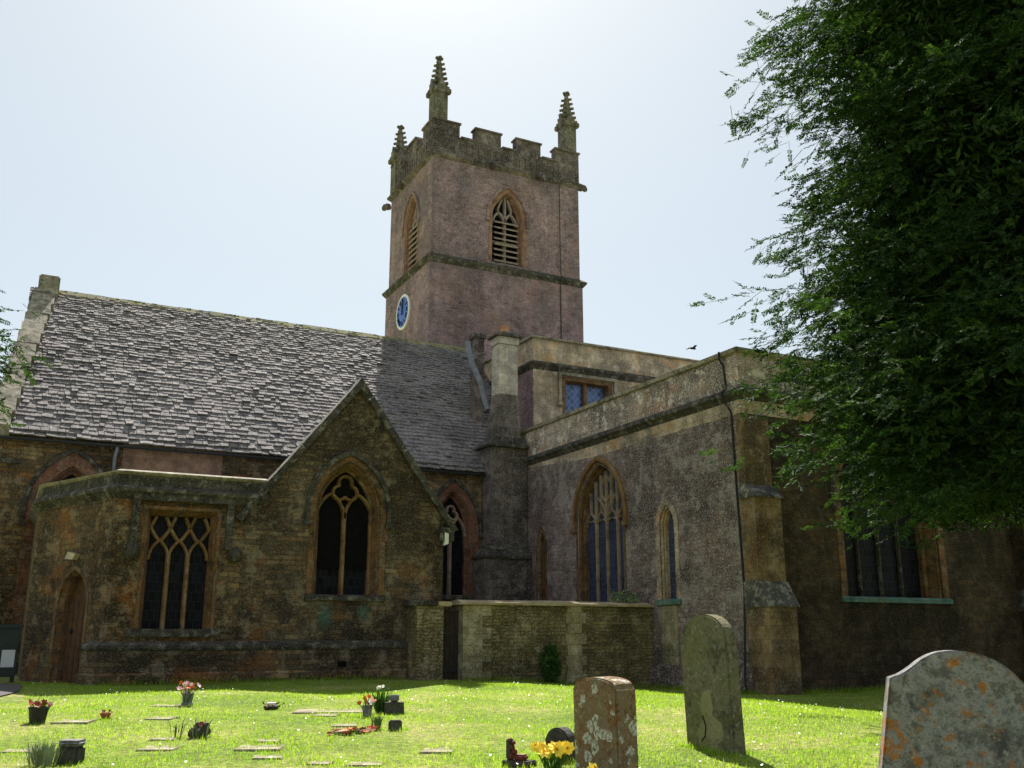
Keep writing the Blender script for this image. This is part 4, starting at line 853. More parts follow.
leafclump('wall_fern', 'grey green weed growing on top of the yard wall by the chapel', 'plant', (12.55, 19.05, 1.84), 340, .34, .04, 'lavender', .10, (1.2, .5, .55), 4)

# ------------------------------------------------------------------ noticeboard
nb = thing('noticeboard', 'dark green noticeboard with one white notice beside the church porch', 'noticeboard', (-.1, 21.7, gz(-.1, 21.7)))
mb = MB(); mb.box(-.55, .45, -.05, .05, .1, 1.0, .015); mb.build('board', 'green_paint', nb)
mb = MB(); mb.box(-.6, .5, -.09, .08, 1.0, 1.08, .015); mb.build('hood', 'green_paint', nb)
for x in (-.5, .4):
    mb = MB(); mb.box(x - .04, x + .04, .052, .12, -.2, 1.0); mb.build('post', 'green_paint', nb)
mb = MB(); mb.box(.17, .40, -.062, -.052, .28, .60); mb.build('notice', 'paper', nb)

# ------------------------------------------------------------------ gravestones
def onpix(d, px):     # a ground place from its distance and bearing
    r = (px - 512) / 1035.0 * d; x = math.sin(AZ) * d + math.cos(AZ) * r; y = math.cos(AZ) * d - math.sin(AZ) * r; return x, y
def gravestone(label, loc, yaw, outline, th, mat, lean=(0, 0), detail=None, bev=.012):
    g_ = thing('gravestone', label, 'gravestone', loc); g_.rotation_euler = (lean[0], lean[1], yaw)
    bm = bmesh.new(); fr_ = [bm.verts.new((a, -th / 2, b)) for a, b in outline]; bk = [bm.verts.new((a, th / 2, b)) for a, b in outline]; n = len(outline)
    bm.faces.new(fr_); bm.faces.new(bk[::-1])
    for j in range(n): bm.faces.new((fr_[j], bk[j], bk[(j + 1) % n], fr_[(j + 1) % n]))
    bmesh.ops.recalc_face_normals(bm, faces=bm.faces[:])
    ed = [e for e in bm.edges if abs(e.verts[0].co.y - e.verts[1].co.y) < 1e-6]
    bmesh.ops.bevel(bm, geom=ed, offset=bev, segments=2, affect='EDGES')
    mb = MB(); mb.bm(bm); mb.build('stone', mat, g_)
    if detail: detail(g_)
    return g_
def toface(x, y): return math.atan2(-x, y)      # yaw so that the front (-Y) looks back at the camera
x, y = onpix(8.75, 716)
o = arch(0, -.3, .96, .31, 1.175, 0, 12); o = [(a, b) for a, b in o]
rnd = [(.31, -.3)] + [(.31 * math.cos(t), .93 + .24 * math.sin(t)) for t in [math.pi * k / 20 for k in range(21)]] + [(-.31, -.3)]
def tall_detail(g_):
    mb = MB(); yy = -.0645
    pts = [(-.13, .02), (-.15, .2), (-.06, .30), (-.10, .42), (-.04, .52), (.06, .54), (.08, .40), (.06, .33), (.17, .27), (.2, .15), (.1, .1), (.14, .02)]
    V, T = tess(pts[::-1] if sum(pts[k][0] * pts[(k + 1) % 12][1] - pts[(k + 1) % 12][0] * pts[k][1] for k in range(12)) < 0 else pts, []); mb.mesh([(a, yy, b) for a, b in V], T); mb.build('flaked_patch', 'grave_patch', g_)
    mb = MB(); mb.tube([(-.06, yy - .001, .33), (-.03, yy - .001, .24), (-.05, yy - .001, .16), (-.1, yy - .001, .12)], .006, 5); mb.build('crack', 'dark', g_)
gravestone('tall leaning round-topped gravestone of olive grey stone in the lawn', (x, y, gz(x, y) - .05), toface(x, y) - R(50), rnd, .125, 'grave_tall', (R(-1), R(-4)), tall_detail)
x, y = onpix(7.6, 606)
sh = [(.25, -.3), (.25, .605), (.225, .635)] + [(.225 * math.cos(t), .635 + .055 * math.sin(t)) for t in [math.pi * k / 14 for k in range(1, 14)]] + [(-.225, .635), (-.25, .605), (-.25, -.3)]
gravestone('short rusty brown gravestone spotted with white lichen', (x, y, gz(x, y)), toface(x, y) - R(50), sh, .2, 'grave_short', (R(1), R(0)))
x, y = onpix(4.9, 938)
prof = [(0, 1.09), (.08, 1.087), (.16, 1.065), (.22, 1.025), (.27, .97), (.315, .93), (.345, .915), (.36, .905)]
profr = [(0, 1.09), (.08, 1.08), (.16, 1.045), (.22, .995), (.27, .94), (.315, .895), (.345, .878), (.36, .868)]
tp = profr[::-1] + [(-a, b) for a, b in prof[1:]]
for _ in range(2): tp = [tp[0]] + [(p[0] * (1 - q) + n_[0] * q, p[1] * (1 - q) + n_[1] * q) for p, n_ in zip(tp, tp[1:]) for q in (.25, .75)] + [tp[-1]]
bg_ = [(.36, -.35)] + tp + [(-.36, -.35)]
gravestone('large grey gravestone with curved top and orange lichen, nearest the viewer', (x, y, gz(x, y) - .06), toface(x, y) + R(10), bg_, .13, 'grave_big', (R(0), R(10)), None, .01)
x, y = onpix(8.35, 561)
sm_ = [(.13, -.2)] + [(.13 * math.cos(t), .09 + .14 * math.sin(t)) for t in [math.pi * k / 16 for k in range(17)]] + [(-.13, -.2)]
gravestone('little dark round-topped headstone behind the daffodils', (x, y, gz(x, y) + .02), toface(x, y) - R(38), sm_, .12, 'grave_dark')

# ------------------------------------------------------------------ small grave tributes
def place(px, py):    # where the lawn is met along that bearing
    for d_ in np.arange(4, 30, .05):
        x, y = onpix(d_, px); v_ = -(py - 384); f = 976 * math.cos(TILT) - v_ * math.sin(TILT); h = 976 * math.sin(TILT) + v_ * math.cos(TILT)
        r = (px - 512) / f * d_; x = math.sin(AZ) * d_ + math.cos(AZ) * r; y = math.cos(AZ) * d_ - math.sin(AZ) * r
        if CAM_H + h / f * d_ <= gz(x, y): return (x, y, gz(x, y))
    return (x, y, gz(x, y))
def flowers(root, n, r0, z0, z1, mats, size=.035, seed=1, lean=.5, part='flower'):
    rg = random.Random(seed); st_ = MB(); heads = {m: MB() for m in mats}
    for k in range(n):
        a = rg.uniform(0, 6.28); r = r0 * math.sqrt(rg.random()); z = rg.uniform(z0, z1); p = Vector((r * math.cos(a) * (1 + lean), r * math.sin(a) * (1 + lean), z)); b = Vector((r * .35 * math.cos(a), r * .35 * math.sin(a), z0 * .2))
        st_.tube([b, (b + p) / 2 + Vector((0, 0, .01)), p], .004, 4)
        mb = heads[mats[k % len(mats)]]; nrm = Vector((rg.gauss(0, .6), rg.gauss(0, .6), .5)).normalized(); u = nrm.orthogonal().normalized(); w = nrm.cross(u); s_ = size * rg.uniform(.7, 1.25)
        for j in range(6):
            t = 6.283 * j / 6; dv = u * math.cos(t) + w * math.sin(t); tv = nrm.cross(dv)
            mb.face([p, p + dv * s_ * .6 + tv * s_ * .38 + nrm * s_ * .3, p + dv * s_ * 1.1 + nrm * s_ * .35, p + dv * s_ * .6 - tv * s_ * .38 + nrm * s_ * .3])
    st_.build('stalks', 'stalk', root)
    for m, mb in heads.items():
        if mb.f: mb.build('blooms', m, root)
def leaves(root, n, r0, h, mat='ivy', seed=2, w=.012):
    rg = random.Random(seed); mb = MB()
    for k in range(n):
        a = rg.uniform(0, 6.28); r = r0 * math.sqrt(rg.random()); b = Vector((r * math.cos(a), r * math.sin(a), 0)); l = h * rg.uniform(.6, 1.1); o_ = Vector((math.cos(a), math.sin(a), 0)) * l * rg.uniform(.1, .6); t = Vector((-math.sin(a), math.cos(a), 0)) * w
        m = b + o_ * .4 + Vector((0, 0, l * .6)); e = b + o_ + Vector((0, 0, l)); mb.face([b - t * .5, b + t * .5, m + t, m - t]); mb.face([m - t, m + t, e])
    mb.build('leaves', mat, root)
def pot(root, prof, mat, n=14, name='pot'):
    mb = MB(); mb.lathe(prof, (0, 0, 0), n); mb.build(name, mat, root, smooth=False)
p = place(37, 723); t = thing('flower_pot', 'black tapered plant pot with pink and orange flowers on the lawn', 'flower pot', p)
pot(t, [(.09, 0), (.115, .17), (.122, .17), (.122, .19), (.105, .19), (.10, .16), (.0, .16)], 'blackpot', 20); flowers(t, 9, .09, .19, .27, ['petal_orange', 'petal_pink', 'petal_red'], .04, 3); leaves(t, 14, .1, .3, 'ivy', 4, .01)
p = place(105, 719); t = thing('flower_pot', 'small round terracotta bowl lying in the grass', 'flower pot', p)
pot(t, [(.045, 0), (.06, .05), (.068, .05), (.068, .075), (.055, .075), (.05, .05), (.0, .05)], 'terracotta'); flowers(t, 6, .05, .07, .1, ['petal_red'], .025, 5)
p = place(187, 706); t = thing('grave_vase', 'grey metal grave vase of orange and pale pink flowers', 'vase', p)
pot(t, [(.085, 0), (.09, .05), (.065, .055), (.085, .19), (.075, .19), (.0, .17)], 'lead'); flowers(t, 26, .10, .20, .34, ['petal_orange', 'petal_pink', 'petal_orange', 'petal_white'], .04, 6); leaves(t, 20, .06, .26, 'stalk', 5, .012)
p = place(367, 717); t = thing('grave_vase', 'speckled grey vase of orange tulips beside a leafy plant', 'vase', p)
pot(t, [(.055, 0), (.07, .15), (.065, .15), (.0, .13)], 'grave_big'); flowers(t, 14, .08, .16, .26, ['petal_orange', 'petal_white', 'petal_orange'], .032, 7); leaves(t, 14, .05, .2, 'stalk', 8, .01)
p = place(381, 713); t = thing('daffodil_clump', 'bright green clump of spear leaves beside the tulip vase', 'plant', p); leaves(t, 60, .07, .26, 'ivy', 9, .016); flowers(t, 3, .05, .25, .3, ['petal_white'], .03, 10)
p = place(394, 714); t = thing('memorial_block', 'dark brown square memorial block carrying a small grey flower bowl', 'memorial', p); t.rotation_euler = (0, 0, -.35)
mb = MB(); mb.hexa([(-.12, -.09, -.03), (.12, -.09, -.03), (.12, .09, -.03), (-.12, .09, -.03), (-.11, -.08, .13), (.11, -.08, .13), (.11, .08, .13), (-.11, .08, .13)]); mb.build('block', 'grave_dark', t)
mb = MB(); mb.lathe([(.03, .13), (.055, .15), (.06, .21), (.05, .21), (.045, .17), (.0, .16)], (0, 0, 0), 12); mb.build('bowl', 'lead', t)
p = place(395, 731); t = tag(MB(), None) if False else None
mb = MB(); mb.box(-.065, .065, -.055, .055, -.02, .10, .012); o = mb.build('memorial_block', 'grave_dark'); o.location = p; o.rotation_euler = (0, 0, -.3); tag(o, 'tiny grey brown stone cube standing alone in the lawn', 'memorial')
p = place(70, 764); t = thing('memorial_block', 'cube-shaped grey memorial stone with frosty white top', 'memorial', p); t.rotation_euler = (0, 0, -.5)
mb = MB(); mb.box(-.085, .085, -.075, .075, -.03, .13, .02); mb.build('block', 'grave_dark', t)
mb = MB(); mb.box(-.095, .095, -.085, .085, .131, .175, .02); mb.build('top', 'grave_big', t)
p = place(43, 766); t = thing('lavender_clump', 'grey green lavender clump beside a frosty topped memorial stone', 'plant', p); leaves(t, 150, .13, .17, 'lavender', 12, .006)
p = place(200, 738); t = thing('rockery_plant', 'dark rock with spiky leaves and a red flower in the lawn', 'rock', p)
mb = MB(); bm = bmesh.new(); bmesh.ops.create_icosphere(bm, subdivisions=3, radius=.1)
for v in bm.verts: q = 1 + .25 * math.sin(v.co.x * 45) * math.cos(v.co.y * 38 + v.co.z * 30); v.co = Vector((v.co.x * q * 1.1, v.co.y * q * .8, v.co.z * q + .05 + max(0, v.co.x) * .5))
mb.bm(bm); mb.build('rock', 'grave_dark', t); leaves(t, 26, .12, .2, 'lavender', 13, .01); flowers(t, 2, .05, .13, .18, ['petal_red'], .03, 14)
p = place(176, 738); t = thing('grass_tuft', 'thin flower stalks standing left of the dark rock', 'plant', p); leaves(t, 12, .05, .2, 'stalk', 15, .006)
p = place(352, 733); t = thing('dried_wreath', 'flattened wreath of dried red and orange flowers on the grass', 'wreath', p); t.rotation_euler = (0, 0, .35); t.scale = (1.5, .8, .6)
flowers(t, 60, .16, .02, .07, ['petal_orange', 'terracotta', 'petal_pink', 'mullion_orange'], .035, 16); leaves(t, 20, .14, .08, 'lavender', 17, .01)
p = place(377, 730); t = thing('grass_tuft', 'ragged yellow green tuft at the end of the dried wreath', 'plant', p); leaves(t, 40, .05, .13, 'stalk', 18, .008)
p = place(271, 710); t = thing('flower_holder', 'dark flat flower holder with white rim and withered red stems', 'flower holder', p)
pot(t, [(.10, 0), (.11, .05), (.10, .06), (.0, .05)], 'blackpot', 14, 'base'); pot(t, [(.06, .06), (.065, .1), (.055, .1), (.0, .08)], 'petal_white', 12, 'cup'); flowers(t, 12, .09, .03, .1, ['terracotta', 'soil'], .03, 19, 1.2)
# memorial with red ornament, daffodils
x, y = onpix(8.1, 519); z = gz(x, y); t = thing('memorial_block', 'dark grave memorial bearing a red carved ornament', 'memorial', (x, y, z - .0), rotz=toface(x, y) - .5)
mb = MB(); mb.box(-.12, .12, -.08, .08, -.1, .045, .01); mb.build('base', 'grave_dark', t)
mb = MB(); mb.box(-.105, -.055, -.03, .03, .046, .20, .01); mb.build('back', 'grave_dark', t)
mb = MB(); mb.box(-.03, .07, -.05, .03, .046, .09, .012)
for k, (dx, dz, r) in enumerate(((-.045, .075, .03), (-.02, .11, .026), (-.04, .14, .024), (-.03, .175, .02), (-.055, .195, .018), (-.01, .075, .024))):
    bm = bmesh.new(); bmesh.ops.create_icosphere(bm, subdivisions=1, radius=r)
    for v in bm.verts: v.co += Vector((dx, -.035, dz))
    mb.bm(bm)
mb.build('ornament', 'redstone', t)
def daffodils(label, px, d_, n, rad, h, seed):
    x, y = onpix(d_, px); t = thing('daffodil_clump', label, 'daffodils', (x, y, gz(x, y)), 'daffodils by the gravestones'); rg = random.Random(seed); st_, pe, tr_ = MB(), MB(), MB()
    for k in range(n):
        a = rg.uniform(0, 6.28); r = rad * math.sqrt(rg.random()); p = Vector((r * math.cos(a), r * math.sin(a), h * rg.uniform(.78, 1.05))); b = Vector((p.x * .4, p.y * .4, 0)); st_.tube([b, (b + p) / 2, p], .005, 5)
        nrm = Vector((-.3 + rg.gauss(0, .5), -.9 + rg.gauss(0, .4), .35 + rg.gauss(0, .3))).normalized(); u = nrm.orthogonal().normalized(); w = nrm.cross(u); s_ = rg.uniform(.040, .052)
        for j in range(6):
            th_ = 6.283 * j / 6; dv = u * math.cos(th_) + w * math.sin(th_); tv = nrm.cross(dv); pe.face([p, p + dv * s_ * .6 + tv * s_ * .4, p + dv * s_ * 1.15 - nrm * s_ * .1, p + dv * s_ * .6 - tv * s_ * .4])
        tr_.rings([[p + nrm * l + (u * math.cos(6.283 * j / 8) + w * math.sin(6.283 * j / 8)) * r2_ for j in range(8)] for l, r2_ in ((.0, .008), (.016, .010), (.022, .013))], True, False)
    st_.build('stalks', 'stalk', t); pe.build('petals', 'petal_yellow', t); tr_.build('trumpets', 'petal_trumpet', t); leaves(t, 30, rad * .6, h * .8, 'ivy', seed + 1, .009)
daffodils('bunch of yellow daffodils in front of the little dark headstone', 553, 7.9, 24, .14, .16, 21)
daffodils('single yellow daffodil at the foot of the rusty short gravestone', 592, 7.0, 2, .02, .13, 22)
# flat ledger stones sunk in the lawn
for k, (px, py, w_, d_, lab) in enumerate([(163, 719, .30, .34, 'flat stone marker in the grass left of the metal flower vase'), (345, 726, .28, .3, 'pale flat stone just behind the dried wreath'), (260, 749, .42, .34, 'buff flat stone at the centre of the front lawn'), (438, 752, .30, .3, 'pale flat stone lying alone nearest the yard wall gate'),
        (18, 752, .3, .22, 'flat stone with a dark soil edge near the lavender clump'), (160, 749, .34, .3, 'flat stone in front of the dark rock'), (75, 722, .4, .4, 'overgrown flat stone between the two flower pots'), (330, 712, .9, .5, 'long worn bare slab near the church shadow'), (165, 740, .26, .2, 'narrow flat stone touching thin flower stalks'),
        (268, 758, .26, .2, 'small flat stone in front of the buff flat stone'), (320, 764, .2, .16, 'small white flat stone at the bottom of the lawn'), (268, 742, .25, .2, 'flat stone with dark soil beside it behind the buff flat stone'), (172, 706, .5, .4, 'grassy flat stone behind the metal flower vase'), (327, 716, .3, .3, 'flat grey stone in front of the long worn slab'), (365, 765, .3, .2, 'flat stone almost overgrown by the bottom edge of the lawn')]):
    x, y, z = place(px, py); mb = MB(); sx, sy = w_ * .46, d_ * .52
    mb.box(-sx, sx, -sy, sy, -.06, .008, .006); o = mb.build('grave_marker', 'ledger'); o.location = (x, y, z + .004); o.rotation_euler = (0, 0, -AZ + rng.uniform(-.15, .15)); tag(o, lab, 'grave marker', 'flat stones set in the lawn')
for o in list(bpy.data.objects):
    if o.get('category') in ('flower pot', 'vase', 'wreath', 'flower holder', 'rock'): o.scale = o.scale * .84
LEDGERS = [o for o in bpy.data.objects if o.name.startswith('grave_marker')]

# ------------------------------------------------------------------ lawn grass and daisies
def inside(x, y):
    return ((y > 19.3) & (x > 1.2) & (x < 13.4)) | ((x > 12.9) & (y > 15.2)) | ((y > 18.85) & (x > 7.4)) | ((x > .3) & (y > 22)) | ((x < .4) & (y > 15.2 + .2 * x) & (y > 14.6))
GZ = np.vectorize(gz)
def blades(n, hmin, hmax, w, seed):
    r = np.random.default_rng(seed); d_ = 5.5 + (24 - 5.5) * r.random(n) ** 1.25; lat = (r.random(n) * 1.36 - .68) * d_
    x = math.sin(AZ) * d_ + math.cos(AZ) * lat; y = math.cos(AZ) * d_ - math.sin(AZ) * lat; k = ~inside(x, y)
    for o in LEDGERS: k &= ~((np.abs(x - o.location.x) < .09) & (np.abs(y - o.location.y) < .06))
    x, y, d_ = x[k], y[k], d_[k]; n = len(x); z = GZ(x, y)
    pat = .75 + .35 * np.sin(x * 2.1 + 1.3 * np.sin(y * 1.7)) * np.sin(y * 1.9 + np.sin(x * 2.7)); a = r.random(n) * 6.283; h = (hmin + (hmax - hmin) * r.random(n) ** 1.6) * pat; ln = h * r.uniform(.1, 1.0, n); b = r.random(n) * 6.283; ww = w * (.7 + d_ * .06)
    base = np.stack([x, y, z - .01], 1); side = np.stack([np.cos(a) * ww, np.sin(a) * ww, np.zeros(n)], 1); tip = base + np.stack([np.cos(b) * ln, np.sin(b) * ln, h + .01], 1)
    return np.stack([base - side, base + side, tip], 1).reshape(-1, 3)
def rawmesh(name, co, k, mat, parent=None):
    nf = len(co) // k; me = bpy.data.meshes.new(name); me.vertices.add(len(co)); me.vertices.foreach_set('co', co.astype(np.float32).ravel()); me.loops.add(nf * k); me.loops.foreach_set('vertex_index', np.arange(nf * k, dtype=np.int32))
    me.polygons.add(nf); me.polygons.foreach_set('loop_start', np.arange(0, nf * k, k, dtype=np.int32)); me.update(calc_edges=True); me.materials.append(M[mat]); o = bpy.data.objects.new(name, me); col.objects.link(o)
    if parent: o.parent = parent
    return o
def longer(pts, n, spread, hmin, hmax, w, seed):     # unmown grass left round stones and along the walls
    r = np.random.default_rng(seed); k = r.integers(0, len(pts), n); p = np.array(pts)[k]; x = p[:, 0] + r.normal(size=n) * spread; y = p[:, 1] + r.normal(size=n) * spread; z = GZ(x, y)
    h = hmin + (hmax - hmin) * r.random(n) ** 2; a = r.random(n) * 6.283; b = r.random(n) * 6.283; ln = h * r.uniform(.1, .8, n); base = np.stack([x, y, z - .01], 1); side = np.stack([np.cos(a) * w, np.sin(a) * w, np.zeros(n)], 1); tip = base + np.stack([np.cos(b) * ln, np.sin(b) * ln, h], 1)
    return np.stack([base - side, base + side, tip], 1).reshape(-1, 3)
feet = []
for o in bpy.data.objects:
    if o.name.startswith('gravestone'): feet += [(o.location.x + math.cos(o.rotation_euler.z) * q + math.sin(o.rotation_euler.z) * e, o.location.y + math.sin(o.rotation_euler.z) * q - math.cos(o.rotation_euler.z) * e) for q in np.linspace(-.34, .34, 15) for e in (-.1, .1)]
    elif o.parent is None and o.get('category') in ('flower pot', 'vase', 'memorial', 'grave marker', 'rock'): feet += [(o.location.x + .13 * math.cos(q), o.location.y + .13 * math.sin(q)) for q in (0, 1.6, 3.1, 4.7)]
edge = [(x, 19.33) for x in np.arange(1.7, 7.4, .1)] + [(x, 18.82) for x in np.arange(8.5, 13.2, .1)] + [(13.02, y) for y in np.arange(15.3, 18.8, .1)] + [(x, 15.34) for x in np.arange(14, 22, .1)]
GR_ = np.concatenate([blades(280000, .014, .045, .0045, 5), longer(feet, 7000, .035, .025, .08, .004, 2), longer(edge, 9000, .05, .03, .16, .006, 3)])
tag(rawmesh('grass', GR_, 3, 'grass'), 'short sunlit yellow green grass of the churchyard lawn', 'grass', kind='stuff')
def daisies(n, seed):
    r = np.random.default_rng(seed); d_ = 6 + 17 * r.random(n) ** .8; lat = (r.random(n) * 1.3 - .65) * d_; x = math.sin(AZ) * d_ + math.cos(AZ) * lat; y = math.cos(AZ) * d_ - math.sin(AZ) * lat
    den = .5 + .5 * np.sin(x * .9 + 2) * np.sin(y * 1.1); k = ~inside(x, y) & (r.random(n) < .25 + .75 * den); x, y = x[k], y[k]; n = len(x); z = GZ(x, y) + r.uniform(.025, .045, n)
    s_ = r.uniform(.006, .011, n); th = np.arange(6) * math.pi / 3; co = np.stack([x[:, None] + s_[:, None] * np.cos(th), y[:, None] + s_[:, None] * np.sin(th), z[:, None] + .5 * s_[:, None] * np.sin(th + x[:, None] * 50)], 2)
    return co.reshape(-1, 3)
tag(rawmesh('daisies', daisies(1900, 8), 6, 'petal_white'), 'white daisies scattered through the lawn', 'daisies', kind='stuff')

# ------------------------------------------------------------------ yew trees
def spray_template(r, pairs=8):
    out_ = []
    for k in range(pairs):
        t = .06 + .94 * k / pairs; l = .07 * (1 - .4 * t) * r.uniform(.8, 1.2)
        for sg_ in (-1, 1):
            b = np.array([t * .26, 0, 0]); dv = np.array([.62, sg_ * .78, r.uniform(-.5, .35)]); dv /= np.linalg.norm(dv); tip = b + dv * l; sd = np.array([-dv[1], dv[0], r.uniform(-.9, .9)]) * .0135
            out_ += [b - sd * .5, b + dv * l * .5 - sd, tip, b + dv * l * .5 + sd]
    for w_ in (np.array([0, .0035, 0]), np.array([0, 0, .0035])): out_ += [np.array([-.16, 0, 0]) - w_, np.array([-.16, 0, 0]) + w_, np.array([.30, 0, 0]) + w_ * .5, np.array([.30, 0, 0]) - w_ * .5]
    return np.array(out_)
def yew(label, loc, H, prof, nlimb, seed, dens=1.0, zmin=2.2, core=9000, nbough=200, nclump=14, per=10, trunk_r=.55):
    r = np.random.default_rng(seed); root = thing('yew_tree', label, 'tree', loc)
    tm = MB(); tm.tube([(0, 0, -.3), (.05, .02, 1.2), (-.05, .1, 3), (.1, 0, H * .55), (.0, .05, H * .95)], [trunk_r * 1.35, trunk_r, trunk_r * .8, trunk_r * .45, .04], 12); tm.build('trunk', 'bark', root, smooth=True)
    lb = MB(); SP, SD, SU, SS = [], [], [], []
    def R_(z, az): return prof(z) * (1 + .06 * math.sin(3 * az + z * 1.3) + .06 * math.sin(5 * az - z * 2.1))
    for i in range(nlimb):
        z0 = zmin + (H - .6 - zmin) * ((i + r.random()) / nlimb) ** .92; az = i * 2.39996 + r.uniform(-.3, .3); L = R_(z0, az) * r.uniform(.72, 1.0); rise = r.uniform(.0, .35) * L * (1 if z0 > 3.5 else .25); dr = r.uniform(.12, .42) * L
        o_ = np.array([math.cos(az), math.sin(az), 0]); pts = []
        for t in np.linspace(0, 1, 8): pts.append(np.array([0, 0, z0]) + o_ * L * t + np.array([0, 0, rise * t - dr * t ** 2.4]) + r.normal(size=3) * .06 * t)
        lb.tube([Vector(p) for p in pts], [max(.012, trunk_r * .20 * (1 - t) ** 1.1 + .01) for t in np.linspace(0, 1, 8)], 6)
        nt = int(20 * L / 4 * dens) + 4
        for j in range(nt):
            t = .18 + .82 * (j + r.random()) / nt; f = t * 7; k = min(int(f), 6); p = pts[k] + (pts[k + 1] - pts[k]) * (f - k); sg_ = 1 if j % 2 else -1; sa = az + sg_ * r.uniform(.5, 1.2) * (1.1 - .45 * t)
            l = r.uniform(.7, 1.45) * (1.15 - .5 * t) * min(1.2, L / 3.5); dv = np.array([math.cos(sa), math.sin(sa), r.uniform(-.15, .35)])
            e = [p + dv * l * q + np.array([0, 0, -.28 * l * q ** 2]) for q in np.linspace(0, 1, 4)]; lb.tube([Vector(q) for q in e], [.014, .010, .007, .003], 4, False)
            ns = int(l * 11 * dens) + 2
            for m in range(ns):
                q = .12 + .88 * (m + r.random()) / ns; f2 = q * 3; k2 = min(int(f2), 2); b = e[k2] + (e[k2 + 1] - e[k2]) * (f2 - k2); d2 = np.array([math.cos(sa + (1 if m % 2 else -1) * r.uniform(.2, 1.1)), math.sin(sa + (1 if m % 2 else -1) * r.uniform(.2, 1.1)), r.uniform(-.75, .25)]); d2 /= np.linalg.norm(d2)
                u = np.array([0, 0, 1.0]) + r.normal(size=3) * .45; SP.append(b + r.normal(size=3) * .03); SD.append(d2); SU.append(u); SS.append(r.uniform(.65, 1.35))
    face = math.atan2(-loc[1], -loc[0])
    for bi in range(int(nbough)):       # drooping boughs, each a cluster of bushy clumps, with gaps between boughs
        z = zmin + (H - zmin) * r.random() ** .9; az = face + r.normal() * 1.15 if r.random() < .72 else r.random() * 6.283; rr = R_(z, az) * r.uniform(.62, 1.05); o_ = np.array([math.cos(az), math.sin(az), 0]); tg = np.array([-o_[1], o_[0], 0])
        base = np.array([0, 0, z + .25 * rr]) + o_ * rr * .35; tip = o_ * rr + np.array([0, 0, z - .12 * rr]); bl = np.linalg.norm(tip - base)
        e = [base + (tip - base) * q + np.array([0, 0, .35 * q * (1 - q) * bl]) for q in np.linspace(0, 1, 5)]; lb.tube([Vector(q) for q in e], [.03, .022, .015, .010, .004], 4, False)
        for ci in range(int(nclump)):
            q = r.random() ** .75; f = q * 4; k = min(int(f), 3); c = e[k] + (e[k + 1] - e[k]) * (f - k); wd = (.75 - .5 * q) * bl * .36 + .10
            c = c + tg * r.normal() * wd + np.array([0, 0, -abs(r.normal()) * .19 + .05]); lb.tube([Vector(e[k]), Vector((e[k] + c) / 2 + np.array([0, 0, .05])), Vector(c + o_ * .12)], [.010, .007, .003], 3, False); cs = r.uniform(.20, .40); m = int(per * (cs / .33) ** 2)
            for j in range(m):
                w_ = r.normal(size=3) * np.array([1, 1, .6]) * cs * .6; sa = az + r.normal() * .8; d2 = np.array([math.cos(sa), math.sin(sa), r.uniform(-1.0, .15)]); d2 /= np.linalg.norm(d2)
                SP.append(c + w_); SD.append(d2); SU.append(np.array([0, 0, 1.0]) + r.normal(size=3) * .5); SS.append(r.uniform(.65, 1.35))
    SP, SD, SU, SS = map(np.array, (SP, SD, SU, SS)); sid = np.cross(SU, SD); sid /= np.linalg.norm(sid, axis=1)[:, None]; up = np.cross(SD, sid); tp = [spray_template(r) for _ in range(6)]; co = []
    for k in range(6):
        q = np.arange(k, len(SP), 6); T = tp[k]; c = SP[q][:, None] + SS[q][:, None, None] * (T[None, :, 0:1] * SD[q][:, None] + T[None, :, 1:2] * sid[q][:, None] + T[None, :, 2:3] * up[q][:, None]); co.append(c.reshape(-1, 3))
    if core:     # denser, coarser needles deep in the crown
        n = core; z = r.uniform(zmin, H * .92, n); az = r.random(n) * 6.283; rad = np.array([R_(a, b) for a, b in zip(z, az)]) * .74 * np.sqrt(r.random(n)); p = np.stack([rad * np.cos(az), rad * np.sin(az), z - .25 * rad * .4], 1); a = r.normal(size=(n, 3)); a /= np.linalg.norm(a, axis=1)[:, None]; b = np.cross(a, r.normal(size=(n, 3))); b /= np.linalg.norm(b, axis=1)[:, None]; s_ = r.uniform(.05, .10, n)[:, None]
        co.append(np.stack([p - a * s_, p - b * s_ * .3, p + a * s_, p + b * s_ * .3], 1).reshape(-1, 3))
    co = np.concatenate(co); rawmesh('crown', co, 4, 'yew', root); print('yew quads', len(co) // 4)
    return root
bx, by = math.sin(AZ) * 13.2 + math.cos(AZ) * 8.3, math.cos(AZ) * 13.2 - math.sin(AZ) * 8.3
def prof1(z):
    return float(np.interp(z, [2.4, 3.3, 3.8, 4.3, 5.6, 7, 8.3, 9, 10.5, 12, 14.5], [2.6, 4.0, 4.65, 4.85, 4.75, 4.35, 4.0, 3.95, 4.25, 4.0, .7]))
yew('huge dark yew tree overhanging the right side of the chapel', (bx, by, gz(bx, by)), 14.5, prof1, 60, 31, .35, 3.0, 170000, 470, 15, 9)
lx, ly = math.sin(AZ) * 12.2 + math.cos(AZ) * -11.1, math.cos(AZ) * 12.2 - math.sin(AZ) * -11.1
yew('yew tree whose branch tips reach in at the left edge before the slate roof', (lx, ly, gz(lx, ly)), 8.0, lambda z: float(np.interp(z, [2.5, 4.4, 5.4, 6.4, 8], [2.6, 3.9, 4.0, 2.6, .4])), 16, 44, .3, 4.5, 26000, 330, 14, 10, trunk_r=.3)

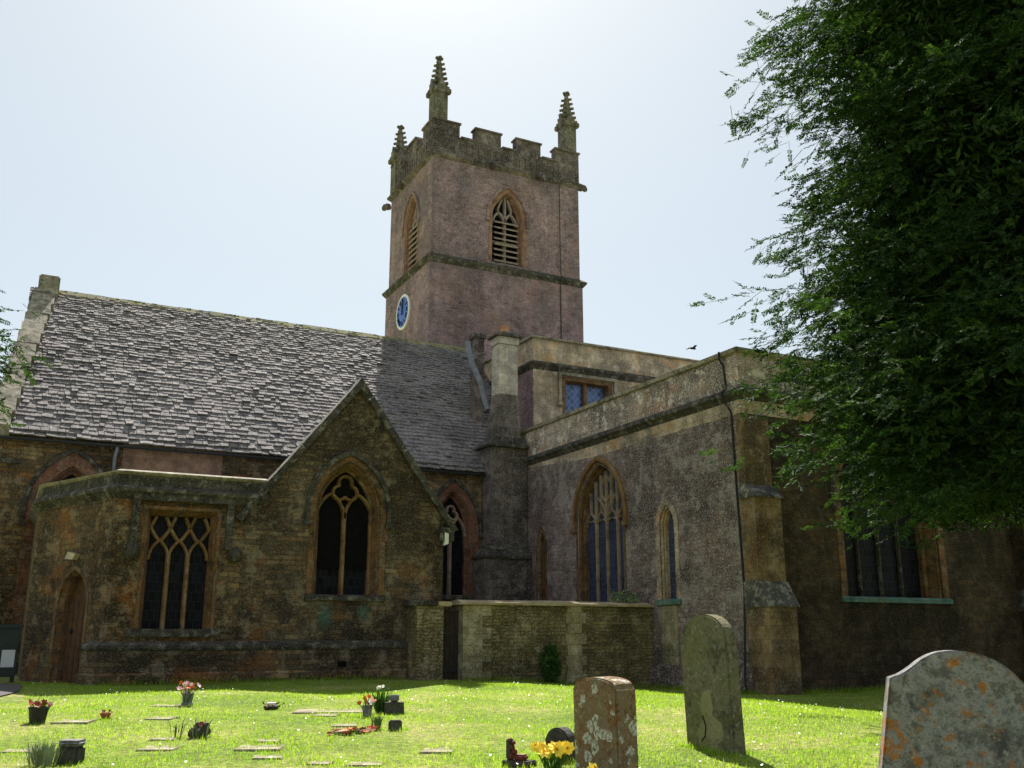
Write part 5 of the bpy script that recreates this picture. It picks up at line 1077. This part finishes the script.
# ------------------------------------------------------------------ bird in the sky beyond the chapel parapet
bd = thing('bird', 'small dark bird flying above the chapel parapet', 'bird', (19.6, 25.2, 10.4)); bd.scale = (.75, .75, .75)
mb = MB(); mb.tube([(-.2, 0, 0), (-.1, 0, .01), (.0, 0, .02), (.1, 0, .01), (.17, 0, 0)], [.015, .05, .06, .045, .01], 8); mb.build('body', 'bird', bd, smooth=True)
for sg_ in (-1, 1):
    mb = MB(); mb.rings([[(.08, sg_ * .03, .03), (-.06, sg_ * .03, .03), (-.06, sg_ * .03, .02), (.08, sg_ * .03, .02)], [(.06, sg_ * .2, .10), (-.06, sg_ * .2, .10), (-.06, sg_ * .2, .09), (.06, sg_ * .2, .09)], [(-.06, sg_ * .4, .05), (-.09, sg_ * .4, .05), (-.09, sg_ * .4, .045), (-.06, sg_ * .4, .045)]]); mb.build('wing', 'bird', bd)
